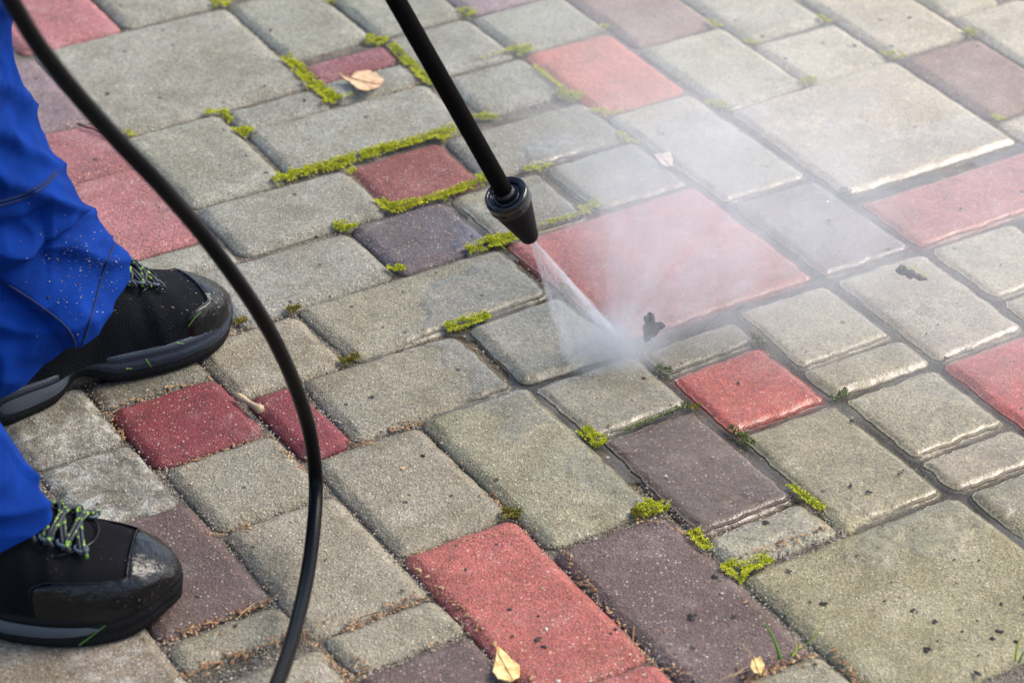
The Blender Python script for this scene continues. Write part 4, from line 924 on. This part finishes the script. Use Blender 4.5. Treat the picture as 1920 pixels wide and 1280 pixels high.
o = link('moss_clod', clod(c2, [(0, 0, 0, .0052), (-.009, .002, .004, .0060), (.009, -.001, -.003, .0040), (.017, 0, -.006, .0024)], 5), CLOD, loc=c2); tag(o, 'dark elongated clod with a green mossy rim flying above a tan paver', 'clod')
def rim():
    rnd = random.Random(4); vs, fs = [], []
    for _ in range(60):
        f = rnd.random(); c = Vector((-.012 + .030 * f, .004 - .002 * f, .0105 - .0155 * f + .006 * math.sin(f * 3) * .3)) + Vector((rnd.gauss(0, .0013), rnd.gauss(0, .003), rnd.gauss(0, .0013)))
        for b in range(2):
            d = Vector((rnd.gauss(0, 1), rnd.gauss(0, 1), abs(rnd.gauss(0, 1)))).normalized() * rnd.uniform(.0012, .0026); q = d.orthogonal().normalized() * .0005
            kk = len(vs); vs += [c - q, c + q, c + d]; fs.append((kk, kk + 1, kk + 2))
    return vs, fs
obj('moss_rim', *rim(), MOSS, o, smooth=False)

# ------------------------------------------------------------------ the water: jet, splash and drifting mist
def jet_volume():
    k = N('spray_cone_mist'); k.t.nodes.remove(k.b); tc = k.n('TexCoord'); s = k.n('SeparateXYZ'); k.l(tc.outputs['Object'], s.inputs[0])
    x, y, z = s.outputs; zz = k.math('ADD', k.math('MULTIPLY', z, TANA), .0022)
    u, v = k.math('DIVIDE', x, zz), k.math('DIVIDE', y, zz)
    rr = k.math('SQRT', k.math('ADD', k.math('MULTIPLY', u, u), k.math('MULTIPLY', v, v)))
    wv = k.math('MULTIPLY', k.math('SUBTRACT', k.noise(tc.outputs['Object'], 38, 4, .6), .5), k.ramp(z, 0, .2, .05, .42)); rr = k.math('ADD', rr, wv)
    cv = k.n('CombineXYZ'); k.l(u, cv.inputs[0]); k.l(v, cv.inputs[1]); k.l(k.math('MULTIPLY', z, 5), cv.inputs[2])
    st = k.ramp(k.noise(cv.outputs[0], 5, 3, .6), .3, .75, .35, 1.5)
    shell = k.math('MULTIPLY', k.ramp(rr, .55, .88), k.ramp(rr, 1.05, .86))
    beam = k.math('MULTIPLY', k.math('ADD', k.math('MULTIPLY', u, BEAM.x), k.math('MULTIPLY', v, BEAM.y)), 1)
    beam = k.math('MULTIPLY', k.ramp(beam, .50, .95), k.ramp(rr, 1.06, .84))
    d = k.math('ADD', k.math('MULTIPLY', shell, 13.0), k.math('MULTIPLY', beam, 38.0))
    d = k.math('ADD', d, k.ramp(rr, 1.0, .7, 0, 5))
    d = k.math('MULTIPLY', k.math('MULTIPLY', d, st), k.math('ADD', .48, k.math('DIVIDE', .055, k.math('ADD', z, .02))))
    vo = k.n('VolumePrincipled') if False else k.t.nodes.new('ShaderNodeVolumePrincipled')
    vo.inputs['Color'].default_value = (.97, .98, 1, 1); vo.inputs['Anisotropy'].default_value = .1; k.l(d, vo.inputs['Density'])
    k.l(vo.outputs[0], k.out.inputs['Volume']); return k.m
TANA = .168
ROT = AX.to_track_quat('Z', 'Y')
bv = ROT.inverted() @ (at(1182, 640) - IMPACT); BEAM = Vector((bv.x, bv.y)).normalized()
jet = empty('water_jet', TIP, 'cone of white water spraying from the black nozzle onto the pavers', 'water jet')
JL = (IMPACT - TIP).length + .03
rings = [[Vector((math.cos(a) * r, math.sin(a) * r, z)) for a in (2 * math.pi * i / 40 for i in range(40))] for r, z in ((.0022, -.004), (.0030, .001), ((JL * TANA + .0025) * 1.2, JL))]
o = obj('spray_cone', *loft(rings, True, True), jet_volume(), jet); o.rotation_euler = ROT.to_euler()
WATERW = N('water_thread'); WATERW.b.inputs['Transmission Weight'].default_value = .7; WATERW.b.inputs['IOR'].default_value = 1.33
WATERW = WATERW.set(Base_Color=(.95, .97, 1, 1), Roughness=.15)
def threads():
    rnd = random.Random(6); vs, fs = [], []
    for _ in range(420):
        a = rnd.uniform(0, 6.283) if rnd.random() < .7 else math.atan2(BEAM.y, BEAM.x) + rnd.gauss(0, .25); r = TANA * rnd.uniform(.80, 1.0)
        d = (ROT @ Vector((math.cos(a) * r, math.sin(a) * r, 1))).normalized(); t = rnd.uniform(.01, .2); L = rnd.uniform(.002, .009)
        p = d * t
        if (TIP + p).z < .003: continue
        g = tube([p, p + d * L * .4, p + d * L], lambda f: .00022 * (1 - abs(f - .4)) + .00004, 5)
        k = len(vs); vs += g[0]; fs += [tuple(j + k for j in q) for q in g[1]]
    return vs, fs
o = obj('water_threads', *threads(), WATERW, jet); tag(o, kind='stuff')

def splash_volume():
    k = N('splash_mist'); k.t.nodes.remove(k.b); g = k.n('NewGeometry'); q = k.n('VectorMath', operation='SUBTRACT'); k.l(g.outputs['Position'], q.inputs[0]); q.inputs[1].default_value = at(1150, 655)
    ln = k.n('VectorMath', operation='LENGTH'); k.l(q.outputs[0], ln.inputs[0]); r = ln.outputs['Value']
    nm = k.n('VectorMath', operation='NORMALIZE'); k.l(q.outputs[0], nm.inputs[0]); d = nm.outputs[0]
    def dot(v):
        x = k.n('VectorMath', operation='DOT_PRODUCT'); k.l(d, x.inputs[0]); x.inputs[1].default_value = Vector(v).normalized(); return x.outputs['Value']
    wob = k.n('VectorMath', operation='SCALE'); nz = k.t.nodes.new('ShaderNodeTexNoise'); nz.inputs['Scale'].default_value = 16; nz.inputs['Detail'].default_value = 3; k.l(q.outputs[0], nz.inputs['Vector']); k.l(nz.outputs['Color'], wob.inputs[0]); wob.inputs['Scale'].default_value = .38
    dw = k.n('VectorMath', operation='ADD'); k.l(d, dw.inputs[0]); k.l(wob.outputs[0], dw.inputs[1])
    streak = k.ramp(k.noise(dw.outputs[0], 6, 5, .68), .32, .70, .25, 1.7)
    puff = k.ramp(k.noise(q.outputs[0], 24, 4, .6), .32, .68, .45, 1.5)
    cloud = k.ramp(k.noise(q.outputs[0], 8, 4, .6), .3, .7, .35, 1.65)
    l1 = k.ramp(dot((.50, .62, .42)), .52, 1.0); l2 = k.ramp(dot((.90, .40, .10)), .80, 1.0, 0, .55)
    lobe = k.math('MULTIPLY', k.math('MULTIPLY', k.math('ADD', l1, l2), streak), puff)
    fall = k.math('DIVIDE', SPL, k.math('POWER', k.math('ADD', r, .07), 1.45))
    dens = k.math('MULTIPLY', k.math('MULTIPLY', lobe, fall), k.ramp(r, .55, .08))
    hit = k.n('VectorMath', operation='DISTANCE'); k.l(g.outputs['Position'], hit.inputs[0]); hit.inputs[1].default_value = at(1178, 648, .012)
    foot = k.n('VectorMath', operation='DISTANCE'); k.l(g.outputs['Position'], foot.inputs[0]); foot.inputs[1].default_value = at(1132, 674, .0)
    near = k.math('ADD', k.math('MULTIPLY', k.math('POWER', k.ramp(hit.outputs['Value'], .075, .0), 2.0), 34.0), k.math('MULTIPLY', k.math('MULTIPLY', k.ramp(foot.outputs['Value'], .062, .02), puff), 4.0))
    side = k.ramp(dot((.72, .60, .25)), .15, .75)
    veil = k.math('MULTIPLY', k.math('MULTIPLY', k.math('MULTIPLY', k.ramp(r, 1.05, .15), VEIL), cloud), side)
    dens = k.math('ADD', dens, k.math('ADD', near, veil))
    s = k.n('SeparateXYZ'); k.l(g.outputs['Position'], s.inputs[0])
    dens = k.math('MULTIPLY', dens, k.ramp(s.outputs[2], .40, .05))
    vo = k.t.nodes.new('ShaderNodeVolumePrincipled'); vo.inputs['Color'].default_value = (.97, .98, 1, 1); vo.inputs['Anisotropy'].default_value = .1; k.l(dens, vo.inputs['Density'])
    k.l(vo.outputs[0], k.out.inputs['Volume']); k.m.cycles.volume_step_rate = 1.6; return k.m
SPL, VEIL = .46, .95
def dome():
    bm = bmesh.new(); bmesh.ops.create_uvsphere(bm, u_segments=24, v_segments=12, radius=1)
    for v in bm.verts: v.co = Vector((v.co.x * .95, v.co.y * .95, max(v.co.z * .42, -.02)))
    me = bpy.data.meshes.new('splash_mist'); bm.to_mesh(me); bm.free(); return me
o = link('splash_mist', dome(), splash_volume(), loc=at(1260, 540)); tag(o, 'white mist fanning up to the right from the water jet', 'mist', kind='stuff')
def drops():
    rnd = random.Random(8); vs, fs = [], []; c0 = at(1165, 648)
    for _ in range(420):
        a = rnd.gauss(.95, .75); el = abs(rnd.gauss(.35, .3)); r = .03 + rnd.random() ** 1.6 * .5
        d = Vector((math.cos(a) * math.cos(el), math.sin(a) * math.cos(el), math.sin(el)))
        p = c0 + d * r; p.z = max(p.z - r * r * .4, .002)
        s = rnd.uniform(.00025, .0007)
        k = len(vs)
        e = d * s * rnd.uniform(1, 3); u = d.orthogonal().normalized() * s; w_ = d.cross(u).normalized() * s
        vs += [p + e, p + u, p + w_, p - u, p - w_, p - e]; fs += [tuple(j + k for j in q) for q in ((0, 1, 2), (0, 2, 3), (0, 3, 4), (0, 4, 1), (5, 2, 1), (5, 3, 2), (5, 4, 3), (5, 1, 4))]
    return vs, fs
tag(obj('water_droplets', *drops(), WATERW), 'tiny water droplets flying out of the splash', 'water drops', kind='stuff')
